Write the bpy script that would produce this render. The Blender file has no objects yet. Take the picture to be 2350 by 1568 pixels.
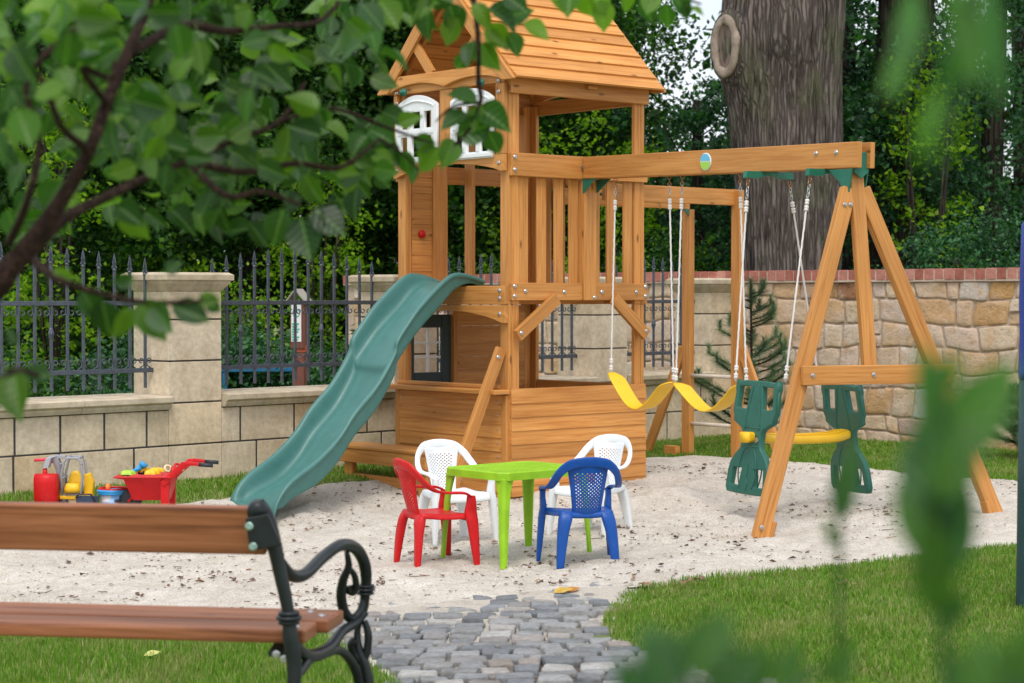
import bpy, bmesh, math, random
import numpy as np
from mathutils import Vector, Matrix, noise
from math import sin, cos, pi, radians, atan2, sqrt

R = random.Random(7)
NR = np.random.default_rng(11)
V = Vector
scene = bpy.context.scene
COL = scene.collection

# ------------------------------------------------------------------ camera model
F = 2350 * 70 / 36.0            # focal length in the units used for measuring
EYE = 1.36
PITCH = math.atan((784 - 680) / F)

def W(px, py, Y):
    """world point at distance Y seen at measured picture position (px, py)"""
    dx = (px - 1175) / F
    dy = (784 - py) / F
    yw = cos(PITCH) + dy * sin(PITCH)
    zw = dy * cos(PITCH) - sin(PITCH)
    t = Y / yw
    return V((dx * t, Y, EYE + zw * t))

def PX(p):
    """measured picture x of a world point"""
    return 1175 + F * p[0] / (p[1] * cos(PITCH) - (p[2] - EYE) * sin(PITCH))

def sstep(a, b, x):
    t = min(1, max(0, (x - a) / (b - a)))
    return t * t * (3 - 2 * t)

WP = V((-2.456, 14.24))         # front corner of first pillar
WD = V((.686, .728)).normalized()
WN = V((.728, -.686)).normalized()

def g(X, Y):
    x = min(6, max(-6, X)); y = min(22, max(0, Y))
    z = min(-.298 + .0405 * x + .0173 * y, .07)
    d = (X - WP.x) * WN.x + (Y - WP.y) * WN.y
    w = 1 - sstep(.45, 1.7, d)
    return z + (.05 - z) * w

def G(px, py):
    """ground point seen at (px, py)"""
    lo, hi = 2.0, 60.0
    for _ in range(50):
        m = (lo + hi) / 2
        p = W(px, py, m)
        if p.z > g(p.x, p.y): lo = m
        else: hi = m
    return W(px, py, lo)

# ------------------------------------------------------------------ mesh builder
class MB:
    def __init__(s): s.v = []; s.f = []; s.uv = []; s.m = []
    def face(s, idx, uv=None, m=0):
        s.f.append(idx); s.uv.append(uv or [(0, 0)] * len(idx)); s.m.append(m)
    def build(s, name, mat, parent=None, smooth=False, bevel=0, subsurf=0, solid=0, seg=2, shade_angle=None):
        me = bpy.data.meshes.new(name)
        me.from_pydata([tuple(p) for p in s.v], [], s.f)
        if any(m for m in s.m): me.polygons.foreach_set('material_index', s.m)
        uvl = me.uv_layers.new(name='UVMap')
        flat = [c for poly in s.uv for uv in poly for c in uv]
        uvl.data.foreach_set('uv', flat)
        for mm in (mat if isinstance(mat, (list, tuple)) else [mat]): me.materials.append(mm)
        bm = bmesh.new(); bm.from_mesh(me)
        bmesh.ops.recalc_face_normals(bm, faces=bm.faces)
        bm.to_mesh(me); bm.free()
        return link(name, me, parent, smooth, bevel, subsurf, solid, seg)

def link(name, me, parent=None, smooth=False, bevel=0, subsurf=0, solid=0, seg=2):
    if smooth:
        me.polygons.foreach_set('use_smooth', [True] * len(me.polygons))
    o = bpy.data.objects.new(name, me); COL.objects.link(o)
    if parent: o.parent = parent
    if solid:
        md = o.modifiers.new('solid', 'SOLIDIFY'); md.thickness = solid; md.offset = 0
    if bevel:
        md = o.modifiers.new('bevel', 'BEVEL'); md.width = bevel; md.segments = seg; md.limit_method = 'ANGLE'
        md.angle_limit = radians(40)
    if subsurf:
        md = o.modifiers.new('sub', 'SUBSURF'); md.levels = subsurf; md.render_levels = subsurf
    return o

def tag(o, label=None, cat=None, group=None, kind=None):
    if label: o['label'] = label
    if cat: o['category'] = cat
    if group: o['group'] = group
    if kind: o['kind'] = kind
    return o

def empty(name, loc, rz=0, label=None, cat=None, group=None):
    o = bpy.data.objects.new(name, None); COL.objects.link(o)
    o.location = loc; o.rotation_euler = (0, 0, rz); o.empty_display_size = .1
    return tag(o, label, cat, group)

def copy_tree(o, parent=None):
    c = o.copy(); COL.objects.link(c); c.parent = parent
    for ch in list(o.children): copy_tree(ch, c)
    return c

def board(mb, p0, p1, w, t, wdir, m=0):
    """box from p0 to p1 (centre line), width w along wdir, thickness t across"""
    p0 = V(p0); p1 = V(p1); L = p1 - p0; ln = L.length; L.normalize()
    wd = V(wdir); wd = (wd - L * wd.dot(L)).normalized(); td = L.cross(wd)
    b = len(s := mb.v); ou, ov = R.uniform(0, 60), R.uniform(0, 60)
    for a in (p0, p1):
        for sw, st in ((-1, -1), (1, -1), (1, 1), (-1, 1)):
            s.append(a + wd * (w / 2 * sw) + td * (t / 2 * st))
    per = [0, w, w + t, 2 * w + t, 2 * w + 2 * t]
    for k in range(4):
        j = (k + 1) % 4
        mb.face([b + k, b + j, b + 4 + j, b + 4 + k],
                [(ou, ov + per[k]), (ou, ov + per[k + 1]), (ou + ln, ov + per[k + 1]), (ou + ln, ov + per[k])], m)
    e = [(ou, ov), (ou + .02, ov), (ou + .02, ov + w), (ou, ov + w)]
    mb.face([b + 3, b + 2, b + 1, b], e, m); mb.face([b + 4, b + 5, b + 6, b + 7], e, m)

def box(mb, x0, x1, y0, y1, z0, z1, m=0):
    dx, dy, dz = x1 - x0, y1 - y0, z1 - z0
    cx, cy, cz = (x0 + x1) / 2, (y0 + y1) / 2, (z0 + z1) / 2
    if dx >= dy and dx >= dz: board(mb, (x0, cy, cz), (x1, cy, cz), dy, dz, (0, 1, 0), m)
    elif dy >= dz: board(mb, (cx, y0, cz), (cx, y1, cz), dx, dz, (1, 0, 0), m)
    else: board(mb, (cx, cy, z0), (cx, cy, z1), dx, dy, (1, 0, 0), m)

def prism(mb, poly, o, a, b, c, t, m=0):
    """polygon poly (list of 2d) in plane o + x*a + y*b, thickness t along c"""
    o = V(o); a = V(a); b = V(b); c = V(c); n = len(poly); s = len(mb.v)
    for k in (0, 1):
        for x, y in poly: mb.v.append(o + a * x + b * y + c * (t * k))
    ou, ov = R.uniform(0, 60), R.uniform(0, 60)
    uv = [(ou + x, ov + y) for x, y in poly]
    mb.face(list(range(s, s + n)), uv, m); mb.face(list(range(s + 2 * n - 1, s + n - 1, -1)), uv[::-1], m)
    for i in range(n):
        j = (i + 1) % n
        mb.face([s + i, s + j, s + n + j, s + n + i],
                [uv[i], uv[j], (uv[j][0], uv[j][1] + t), (uv[i][0], uv[i][1] + t)], m)

def sweep(mb, pts, A, B, n=10, pw=1.0, cap=True, m=0):
    """rings p + A cos + B sin (superellipse power pw)"""
    s = len(mb.v); N = len(pts); L = 0
    for k, p in enumerate(pts):
        for i in range(n):
            th = 2 * pi * (i + .5) / n
            c, d = cos(th), sin(th)
            if pw != 1: c = math.copysign(abs(c) ** pw, c); d = math.copysign(abs(d) ** pw, d)
            mb.v.append(V(p) + V(A[k]) * c + V(B[k]) * d)
    for k in range(N - 1):
        l2 = L + (V(pts[k + 1]) - V(pts[k])).length
        for i in range(n):
            j = (i + 1) % n
            mb.face([s + k * n + i, s + k * n + j, s + (k + 1) * n + j, s + (k + 1) * n + i],
                    [(L, i / n * .2), (L, (i + 1) / n * .2), (l2, (i + 1) / n * .2), (l2, i / n * .2)], m)
        L = l2
    if cap:
        mb.face([s + i for i in range(n)][::-1], None, m)
        mb.face([s + (N - 1) * n + i for i in range(n)], None, m)

def crom(P, n=6):
    """catmull-rom through tuples of any dimension"""
    P = [tuple(p) for p in P]; out = []
    Q = [P[0]] + P + [P[-1]]
    for i in range(1, len(Q) - 2):
        for k in range(n):
            t = k / n
            out.append(tuple(.5 * (2 * b + (c - a) * t + (2 * a - 5 * b + 4 * c - d) * t * t + (3 * b - a - 3 * c + d) * t ** 3)
                             for a, b, c, d in zip(Q[i - 1], Q[i], Q[i + 1], Q[i + 2])))
    out.append(P[-1]); return out

def tube(mb, pts, r, n=8, m=0, cap=True):
    pts = [V(p) for p in pts]; N = len(pts)
    rr = r if isinstance(r, (list, tuple)) else [r] * N
    T = [(pts[min(i + 1, N - 1)] - pts[max(i - 1, 0)]).normalized() for i in range(N)]
    up = V((0, 0, 1)) if abs(T[0].z) < .9 else V((1, 0, 0))
    a = (up - T[0] * up.dot(T[0])).normalized(); A, B = [], []
    for i in range(N):
        a = (a - T[i] * a.dot(T[i])).normalized(); b = T[i].cross(a)
        A.append(a * rr[i]); B.append(b * rr[i])
    sweep(mb, pts, A, B, n, 1, cap, m)

def torus(mb, c, ax, ay, R1, r, n=14, k=6, m=0, a0=0, a1=2 * pi):
    c = V(c); ax = V(ax).normalized(); ay = V(ay).normalized()
    full = abs(a1 - a0 - 2 * pi) < 1e-6
    q = n + 1
    tube(mb, [c + ax * (R1 * cos(a0 + (a1 - a0) * i / n)) + ay * (R1 * sin(a0 + (a1 - a0) * i / n)) for i in range(q)], r, k, m, not full)

def lathe(mb, c, prof, n=16, ax=(0, 0, 1), m=0):
    """profile of (radius, height) around axis ax at c"""
    ax = V(ax).normalized(); a = V((1, 0, 0)) if abs(ax.x) < .8 else V((0, 1, 0))
    a = (a - ax * a.dot(ax)).normalized(); b = ax.cross(a); c = V(c)
    sweep(mb, [c + ax * h for _, h in prof], [a * max(r, 1e-4) for r, _ in prof], [b * max(r, 1e-4) for r, _ in prof], n, 1, True, m)

def curve_mesh(name, splines, ext, bev, res=2):
    cu = bpy.data.curves.new(name, 'CURVE'); cu.dimensions = '2D'; cu.fill_mode = 'BOTH'
    cu.extrude = ext; cu.bevel_depth = bev; cu.bevel_resolution = res
    for sp in splines:
        s = cu.splines.new('POLY'); s.points.add(len(sp) - 1); s.use_cyclic_u = True
        for q, (x, y) in zip(s.points, sp): q.co = (x, y, 0, 1)
    o = bpy.data.objects.new(name, cu); COL.objects.link(o)
    dg = bpy.context.evaluated_depsgraph_get()
    me = bpy.data.meshes.new_from_object(o.evaluated_get(dg)); me.name = name
    bpy.data.objects.remove(o); bpy.data.curves.remove(cu)
    return me

def rounded(poly, r=.01, n=4):
    out = []; N = len(poly)
    for i in range(N):
        a, b, c = V(poly[i - 1]), V(poly[i]), V(poly[(i + 1) % N])
        d1 = (a - b); d2 = (c - b); q = min(r, d1.length * .45, d2.length * .45)
        s = b + d1.normalized() * q; e = b + d2.normalized() * q
        for k in range(n + 1):
            t = k / n; out.append(tuple(s * (1 - t) ** 2 + b * 2 * t * (1 - t) + e * t * t))
    return out

def np_mesh(name, verts, loops_per, idx, mat, parent=None, smooth=False):
    me = bpy.data.meshes.new(name)
    nf = len(loops_per)
    me.vertices.add(len(verts)); me.vertices.foreach_set('co', np.asarray(verts, np.float32).ravel())
    me.loops.add(len(idx)); me.loops.foreach_set('vertex_index', np.asarray(idx, np.int32))
    me.polygons.add(nf)
    st = np.concatenate([[0], np.cumsum(loops_per)[:-1]]).astype(np.int32)
    me.polygons.foreach_set('loop_start', st)
    me.polygons.foreach_set('loop_total', np.asarray(loops_per, np.int32))
    me.update(calc_edges=True)
    for mm in (mat if isinstance(mat, (list, tuple)) else [mat]): me.materials.append(mm)
    return link(name, me, parent, smooth)

# ------------------------------------------------------------------ materials
def nodes(name):
    m = bpy.data.materials.new(name); m.use_nodes = True
    nt = m.node_tree; b = nt.nodes['Principled BSDF']
    return m, nt, b, lambda t, **k: mk(nt, t, **k)
def mk(nt, t, **k):
    n = nt.nodes.new(t)
    for a, v in k.items():
        if a.startswith('i_'):
            key = a[2:].replace('_', ' ')
            n.inputs[key].default_value = v
        else: setattr(n, a, v)
    return n
def c4(c): return (c[0], c[1], c[2], 1)
def ramp(N, nt, fac, stops, interp='LINEAR'):
    r = N('ShaderNodeValToRGB'); r.color_ramp.interpolation = interp
    e = r.color_ramp.elements
    while len(e) < len(stops): e.new(.5)
    for q, (p, c) in zip(e, stops): q.position = p; q.color = c4(c)
    nt.links.new(fac, r.inputs[0]); return r.outputs[0]
def mix(N, nt, a, b, f, mode='MIX'):
    x = N('ShaderNodeMix', data_type='RGBA', blend_type=mode)
    for s, v in ((6, a), (7, b)):
        if isinstance(v, (tuple, list)): x.inputs[s].default_value = c4(v)
        else: nt.links.new(v, x.inputs[s])
    if isinstance(f, (int, float)): x.inputs[0].default_value = f
    else: nt.links.new(f, x.inputs[0])
    return x.outputs[2]
def noise_n(N, nt, vec, scale, detail=3, rough=.55, stretch=None, dist=0):
    n = N('ShaderNodeTexNoise'); n.inputs['Scale'].default_value = scale
    n.inputs['Detail'].default_value = detail; n.inputs['Roughness'].default_value = rough
    n.inputs['Distortion'].default_value = dist
    if stretch:
        mp = N('ShaderNodeMapping'); mp.inputs['Scale'].default_value = stretch
        nt.links.new(vec, mp.inputs[0]); vec = mp.outputs[0]
    nt.links.new(vec, n.inputs['Vector']); return n.outputs['Fac']
def bump(N, nt, b, h, strength=.3, dist=.01):
    x = N('ShaderNodeBump'); x.inputs['Strength'].default_value = strength; x.inputs['Distance'].default_value = dist
    nt.links.new(h, x.inputs['Height']); nt.links.new(x.outputs[0], b.inputs['Normal'])
def island(N): return N('ShaderNodeNewGeometry').outputs['Random Per Island']

def wood(name, c1, c2, dark, rough=.55, knots=True, gscale=1, spec=.35):
    m, nt, b, N = nodes(name)
    uv = N('ShaderNodeTexCoord').outputs['UV']
    gr = noise_n(N, nt, uv, 1, 6, .6, (2.2 * gscale, 55 * gscale, 1), .6)
    lo = noise_n(N, nt, uv, 1, 2, .5, (.9, 5, 1))
    col = ramp(N, nt, gr, [(.3, dark), (.46, c1), (.7, c2)])
    isl = ramp(N, nt, island(N), [(0, (.72, .68, .62)), (.35, (.92, .92, .92)), (.7, (1.04, 1.02, 1.0)), (1, (1.2, 1.22, 1.25))])
    col = mix(N, nt, col, isl, .8, 'MULTIPLY')
    lw = ramp(N, nt, lo, [(.3, (.78, .74, .7)), (.62, (1.12, 1.1, 1.06))])
    col = mix(N, nt, col, lw, .75, 'MULTIPLY')
    if knots:
        vo = N('ShaderNodeTexVoronoi'); mp = N('ShaderNodeMapping'); mp.inputs['Scale'].default_value = (2.4, 7, 1)
        nt.links.new(uv, mp.inputs[0]); nt.links.new(mp.outputs[0], vo.inputs['Vector']); vo.inputs['Scale'].default_value = 1
        k = ramp(N, nt, vo.outputs['Distance'], [(.035, (1, 1, 1)), (.105, (0, 0, 0))])
        col = mix(N, nt, col, tuple(x * .45 for x in dark), k)
    nt.links.new(col, b.inputs['Base Color'])
    b.inputs['Roughness'].default_value = rough; b.inputs['Specular IOR Level'].default_value = spec
    bump(N, nt, b, gr, .25, .003)
    return m

def plastic(name, c, rough=.35, spec=.5, var=.12, bumpy=.0, scratch=False):
    m, nt, b, N = nodes(name)
    oc = N('ShaderNodeTexCoord').outputs['Object']
    n = noise_n(N, nt, oc, 9, 4, .6)
    col = ramp(N, nt, n, [(.3, tuple(x * (1 - var) for x in c)), (.7, tuple(min(1, x * (1 + var) + .004) for x in c))])
    dust = noise_n(N, nt, oc, 45, 5, .7)
    d = ramp(N, nt, dust, [(.58, (0, 0, 0)), (.85, (.12, .12, .12))])
    col = mix(N, nt, col, (.5, .48, .43), d)
    nt.links.new(col, b.inputs['Base Color'])
    rr = N('ShaderNodeMapRange'); rr.inputs['To Min'].default_value = rough * .8; rr.inputs['To Max'].default_value = min(1, rough * 1.5)
    nt.links.new(dust, rr.inputs[0]); nt.links.new(rr.outputs[0], b.inputs['Roughness'])
    b.inputs['Specular IOR Level'].default_value = spec
    bump(N, nt, b, noise_n(N, nt, oc, 160, 2), .08 + bumpy, .002)
    return m

def leafmat(name, a, b_, c, rough=.45, trans=.35, backmul=None, spec=.5, veins=False):
    m, nt, b, N = nodes(name)
    col = ramp(N, nt, island(N), [(0, a), (.55, b_), (1, c)])
    oc = N('ShaderNodeTexCoord').outputs['Object']
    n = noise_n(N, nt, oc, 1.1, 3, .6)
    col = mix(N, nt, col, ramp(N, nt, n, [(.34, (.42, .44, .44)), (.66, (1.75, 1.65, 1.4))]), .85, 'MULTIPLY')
    if veins:
        uv = N('ShaderNodeTexCoord').outputs['UV']; sp = N('ShaderNodeSeparateXYZ'); nt.links.new(uv, sp.inputs[0])
        def ma(op, a_, b2=None, c2=None):
            q = N('ShaderNodeMath', operation=op)
            for k_, v_ in enumerate((a_, b2, c2)):
                if v_ is None: continue
                if isinstance(v_, (int, float)): q.inputs[k_].default_value = v_
                else: nt.links.new(v_, q.inputs[k_])
            return q.outputs[0]
        s_ = ma('ABSOLUTE', sp.outputs[0]); rib = ma('LESS_THAN', s_, .05)
        t_ = ma('FRACT', ma('MULTIPLY_ADD', s_, -1.7, ma('MULTIPLY', sp.outputs[1], 6.5)))
        sv = ma('LESS_THAN', ma('ABSOLUTE', ma('SUBTRACT', t_, .5)), .045)
        vv_ = ma('MAXIMUM', rib, ma('MULTIPLY', sv, .6))
        col = mix(N, nt, col, (.16, .3, .07), ma('MULTIPLY', vv_, .55))
        quilt = ma('ABSOLUTE', ma('SUBTRACT', t_, .5)); bump(N, nt, b, ma('ADD', quilt, ma('MULTIPLY', ma('MINIMUM', s_, .3), 2.0)), .5, .004)
    nt.links.new(col, b.inputs['Base Color'])
    b.inputs['Roughness'].default_value = rough; b.inputs['Specular IOR Level'].default_value = spec
    tr = N('ShaderNodeBsdfTranslucent')
    tc = mix(N, nt, col, (1.5, 1.9, .5), 1, 'MULTIPLY'); nt.links.new(tc, tr.inputs[0])
    ms = N('ShaderNodeMixShader'); ms.inputs[0].default_value = trans
    out = nt.nodes['Material Output']
    nt.links.new(b.outputs[0], ms.inputs[1]); nt.links.new(tr.outputs[0], ms.inputs[2]); nt.links.new(ms.outputs[0], out.inputs[0])
    return m

def metal(name, c, rough=.5, met=.6, spec=.5):
    m, nt, b, N = nodes(name)
    oc = N('ShaderNodeTexCoord').outputs['Object']; n = noise_n(N, nt, oc, 30, 4, .6)
    nt.links.new(ramp(N, nt, n, [(.3, tuple(x * .75 for x in c)), (.7, tuple(x * 1.25 for x in c))]), b.inputs['Base Color'])
    b.inputs['Metallic'].default_value = met; b.inputs['Roughness'].default_value = rough
    bump(N, nt, b, noise_n(N, nt, oc, 90, 3), .15, .002)
    return m

M = {}
M['wood'] = wood('stained_cedar', (.55, .245, .062), (.655, .325, .10), (.44, .17, .037), .5)
M['wood_roof'] = wood('cedar_roof', (.56, .25, .066), (.66, .325, .10), (.43, .17, .04), .6)
M['bench_wood'] = wood('bench_plank', (.27, .095, .038), (.41, .165, .078), (.13, .042, .016), .45, True, .8, .45)
M['slide'] = plastic('slide_plastic', (.055, .175, .158), .36, .45, .07, .0)
M['red'] = plastic('red_plastic', (.55, .003, .006), .36, .35)
M['white'] = plastic('white_plastic', (.75, .78, .8), .35, .5, .03)
M['blue'] = plastic('blue_plastic', (.002, .068, .33), .34, .35)
M['lime'] = plastic('lime_plastic', (.27, .52, .012), .36, .35)
M['yellow'] = plastic('yellow_plastic', (.85, .5, .008), .38, .5, .06)
M['green'] = plastic('green_plastic', (.012, .115, .082), .4, .5, .1, .1)
M['bracket'] = plastic('green_bracket', (.008, .14, .09), .4)
M['door'] = plastic('door_plastic', (.012, .035, .035), .45)
M['iron'] = metal('painted_iron', (.014, .02, .022), .38, .3)
M['fence'] = metal('fence_iron', (.075, .09, .115), .45, .3)
M['bolt'] = metal('zinc_bolt', (.5, .52, .54), .3, .9)
M['brass'] = metal('copper_hook', (.35, .2, .1), .35, .9)
M['rope'] = plastic('white_rope', (.72, .7, .68), .8, .2, .08, .3)
M['grey'] = plastic('grey_plastic', (.3, .31, .34), .45)
M['black'] = plastic('black_plastic', (.015, .018, .025), .45)
M['orange'] = plastic('orange_plastic', (.8, .22, .03), .4)
M['skyblue'] = plastic('light_blue_plastic', (.02, .3, .65), .35)
M['cream'] = plastic('cream_plastic', (.75, .6, .35), .4)
M['toylime'] = plastic('toy_lime', (.4, .65, .05), .4)
M['pinkred'] = plastic('pink_red_plastic', (.7, .02, .06), .3)

def stone_mat(name, stops, bs=.5, sc=18, mottled=True):
    m, nt, b, N = nodes(name)
    oc = N('ShaderNodeTexCoord').outputs['Object']
    base = ramp(N, nt, island(N), stops, 'LINEAR')
    n = noise_n(N, nt, oc, 5, 5, .65)
    col = mix(N, nt, base, ramp(N, nt, n, [(.3, (.72, .68, .62)), (.55, (1, 1, 1)), (.75, (1.18, 1.15, 1.1))]), .85, 'MULTIPLY')
    n2 = noise_n(N, nt, oc, sc, 6, .7)
    col = mix(N, nt, col, ramp(N, nt, n2, [(.35, (.7, .68, .66)), (.6, (1.08, 1.08, 1.08))]), .6, 'MULTIPLY')
    nt.links.new(col, b.inputs['Base Color']); b.inputs['Roughness'].default_value = .85
    b.inputs['Specular IOR Level'].default_value = .2
    bump(N, nt, b, n2, bs, .012)
    return m
M['sandstone'] = stone_mat('sandstone_blocks', [(0, (.62, .52, .37)), (.3, (.69, .585, .43)), (.6, (.65, .56, .43)), (.85, (.71, .585, .41)), (1, (.62, .48, .3))], .15, 25)
M['sill'] = stone_mat('sandstone_sill', [(0, (.52, .45, .33)), (1, (.6, .52, .4))], .25, 12)
M['joint'] = stone_mat('dark_joint', [(0, (.05, .05, .055)), (1, (.08, .08, .085))], .2)
def rubblemat():
    m, nt, b, N = nodes('rubble_stone')
    oc = N('ShaderNodeTexCoord').outputs['Object']
    base = ramp(N, nt, island(N), [(0, (.62, .47, .37)), (.15, (.64, .5, .33)), (.3, (.60, .47, .40)), (.42, (.68, .56, .42)), (.55, (.60, .40, .22)), (.66, (.66, .52, .42)), (.76, (.56, .33, .13)), (.86, (.64, .50, .36)), (.94, (.6, .6, .6)), (.965, (.42, .2, .09)), (.985, (.16, .1, .08)), (1, (.5, .3, .13))])
    n = noise_n(N, nt, oc, 6, 5, .65)
    col = mix(N, nt, base, (.56, .33, .15), ramp(N, nt, n, [(.52, (0, 0, 0)), (.68, (.6, .6, .6))]))
    n3 = noise_n(N, nt, oc, 3.3, 4, .6)
    col = mix(N, nt, col, (.66, .56, .48), ramp(N, nt, n3, [(.5, (0, 0, 0)), (.66, (.6, .6, .6))]))
    n2 = noise_n(N, nt, oc, 24, 6, .75)
    col = mix(N, nt, col, ramp(N, nt, n2, [(.34, (.62, .57, .53)), (.52, (1.03, 1.03, 1.03))]), .6, 'MULTIPLY')
    nt.links.new(col, b.inputs['Base Color']); b.inputs['Roughness'].default_value = .9; b.inputs['Specular IOR Level'].default_value = .1
    bump(N, nt, b, n2, 1.0, .02); return m
M['rubble'] = rubblemat()
def bedmat():
    m, nt, b, N = nodes('joint_bed')
    oc = N('ShaderNodeTexCoord').outputs['Object']; sp = N('ShaderNodeSeparateXYZ'); nt.links.new(oc, sp.inputs[0])
    n = noise_n(N, nt, oc, 6, 5, .7); mr = N('ShaderNodeMapRange'); mr.inputs['From Min'].default_value = 8.6; mr.inputs['From Max'].default_value = 7.5
    nt.links.new(sp.outputs[1], mr.inputs[0]); ad = N('ShaderNodeMath', operation='MULTIPLY_ADD'); nt.links.new(n, ad.inputs[0]); ad.inputs[1].default_value = 1.6; nt.links.new(mr.outputs[0], ad.inputs[2])
    col = ramp(N, nt, ad.outputs[0], [(.8, (.52, .47, .4)), (1.0, (.2, .16, .12))])
    ad2 = N('ShaderNodeMath', operation='MULTIPLY'); ad2.inputs[1].default_value = .55; nt.links.new(ad.outputs[0], ad2.inputs[0])
    col = ramp(N, nt, ad2.outputs[0], [(.45, (.52, .47, .4)), (.72, (.13, .10, .08))])
    f = noise_n(N, nt, oc, 90, 4, .7); col = mix(N, nt, col, ramp(N, nt, f, [(.3, (.6, .6, .6)), (.6, (1.1, 1.1, 1.1))]), .7, 'MULTIPLY')
    nt.links.new(col, b.inputs['Base Color']); b.inputs['Roughness'].default_value = 1; bump(N, nt, b, f, .6, .02); return m
M['bed'] = bedmat()
M['mortar'] = stone_mat('pale_mortar', [(0, (.50, .40, .32)), (1, (.56, .45, .36))], .8, 30)
M['brick'] = stone_mat('red_brick', [(0, (.34, .12, .09)), (.6, (.44, .165, .13)), (1, (.5, .25, .2))], .4, 30)
M['cobble'] = stone_mat('granite_cobble', [(0, (.17, .185, .2)), (.3, (.25, .265, .28)), (.55, (.33, .335, .335)), (.8, (.24, .245, .25)), (.93, (.31, .275, .25)), (1, (.43, .43, .42))], 1.0, 40)

def bark(name, a, b_, moss, mosslim=.62, sc=1.0):
    m, nt, b, N = nodes(name)
    oc = N('ShaderNodeTexCoord').outputs['Object']
    n = noise_n(N, nt, oc, 1, 6, .65, (9 * sc, 9 * sc, 2.2 * sc), .5)
    vo = N('ShaderNodeTexVoronoi'); vo.feature = 'DISTANCE_TO_EDGE'
    mp = N('ShaderNodeMapping'); mp.inputs['Scale'].default_value = (21 * sc, 21 * sc, 1.35 * sc)
    dn = N('ShaderNodeTexNoise'); dn.inputs['Scale'].default_value = 3 * sc; dn.inputs['Detail'].default_value = 3
    nt.links.new(oc, dn.inputs['Vector'])
    av = N('ShaderNodeVectorMath', operation='MULTIPLY_ADD'); nt.links.new(dn.outputs['Color'], av.inputs[0])
    av.inputs[1].default_value = (.07, .07, .5); nt.links.new(oc, av.inputs[2])
    nt.links.new(av.outputs[0], mp.inputs[0]); nt.links.new(mp.outputs[0], vo.inputs['Vector']); vo.inputs['Scale'].default_value = 1
    cr = ramp(N, nt, vo.outputs['Distance'], [(0, (.3, .28, .28)), (.28, (1, 1, 1))])
    col = ramp(N, nt, n, [(.3, a), (.7, b_)])
    col = mix(N, nt, col, cr, .9, 'MULTIPLY')
    mo = noise_n(N, nt, oc, 1.3, 3, .6)
    col = mix(N, nt, col, moss, ramp(N, nt, mo, [(mosslim - .1, (0, 0, 0)), (mosslim + .12, (.8, .8, .8))]))
    nt.links.new(col, b.inputs['Base Color']); b.inputs['Roughness'].default_value = .9; b.inputs['Specular IOR Level'].default_value = .15
    hh = mix(N, nt, cr, n, .35); bump(N, nt, b, hh, .9, .05)
    return m
M['oak'] = bark('oak_bark', (.145, .117, .107), (.25, .21, .19), (.13, .14, .075), .6)
M['darkbark'] = bark('dark_bark', (.045, .037, .03), (.095, .078, .062), (.03, .04, .02), .7)
M['twig'] = bark('twig_bark', (.06, .035, .028), (.14, .08, .06), (.08, .07, .05), .8, 8)
M['scar'] = stone_mat('callus_wood', [(0, (.32, .26, .21)), (1, (.40, .33, .27))], .8, 10)
M['scarin'] = stone_mat('cut_wood', [(0, (.17, .125, .11)), (1, (.24, .18, .15))], .8, 12)

M['leaf_near'] = leafmat('fruit_leaf', (.010, .044, .009), (.030, .098, .016), (.11, .21, .018), .38, .42, spec=.45, veins=True)
M['leaf_shrub'] = leafmat('shrub_leaf', (.02, .085, .028), (.03, .11, .025), (.05, .14, .015), .42, .35, spec=.4, veins=True)
M['leaf_far'] = leafmat('wood_leaf', (.007, .032, .006), (.022, .078, .014), (.07, .16, .022), .5, .35, spec=.2)
M['leaf_blue'] = leafmat('wood_leaf_bluish', (.006, .034, .016), (.024, .095, .042), (.075, .19, .085), .45, .3, spec=.3)
M['leaf_painted_lit'] = leafmat('wood_leaf_painted_lit', (.07, .17, .01), (.14, .28, .015), (.24, .38, .02), .5, .45, spec=.2)  # sunlight put into the colour: brighter and yellower than the other wood leaves
M['needle'] = leafmat('pine_needle', (.09, .17, .10), (.13, .22, .14), (.17, .26, .14), .5, .1, spec=.2)

def grassmat():
    m, nt, b, N = nodes('grass_blade')
    col = ramp(N, nt, island(N), [(0, (.085, .22, .010)), (.5, (.14, .30, .018)), (.8, (.20, .35, .035)), (.93, (.36, .36, .13)), (1, (.46, .40, .2))])
    oc = N('ShaderNodeTexCoord').outputs['Object']
    n = noise_n(N, nt, oc, 2.3, 4, .65)
    col = mix(N, nt, col, (.36, .33, .13), ramp(N, nt, n, [(.52, (0, 0, 0)), (.70, (.6, .6, .6))]))
    nt.links.new(col, b.inputs['Base Color']); b.inputs['Roughness'].default_value = .55; b.inputs['Specular IOR Level'].default_value = .3
    tr = N('ShaderNodeBsdfTranslucent'); nt.links.new(col, tr.inputs[0])
    ms = N('ShaderNodeMixShader'); ms.inputs[0].default_value = .35
    nt.links.new(b.outputs[0], ms.inputs[1]); nt.links.new(tr.outputs[0], ms.inputs[2])
    nt.links.new(ms.outputs[0], nt.nodes['Material Output'].inputs[0])
    return m
M['grass'] = grassmat()

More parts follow.
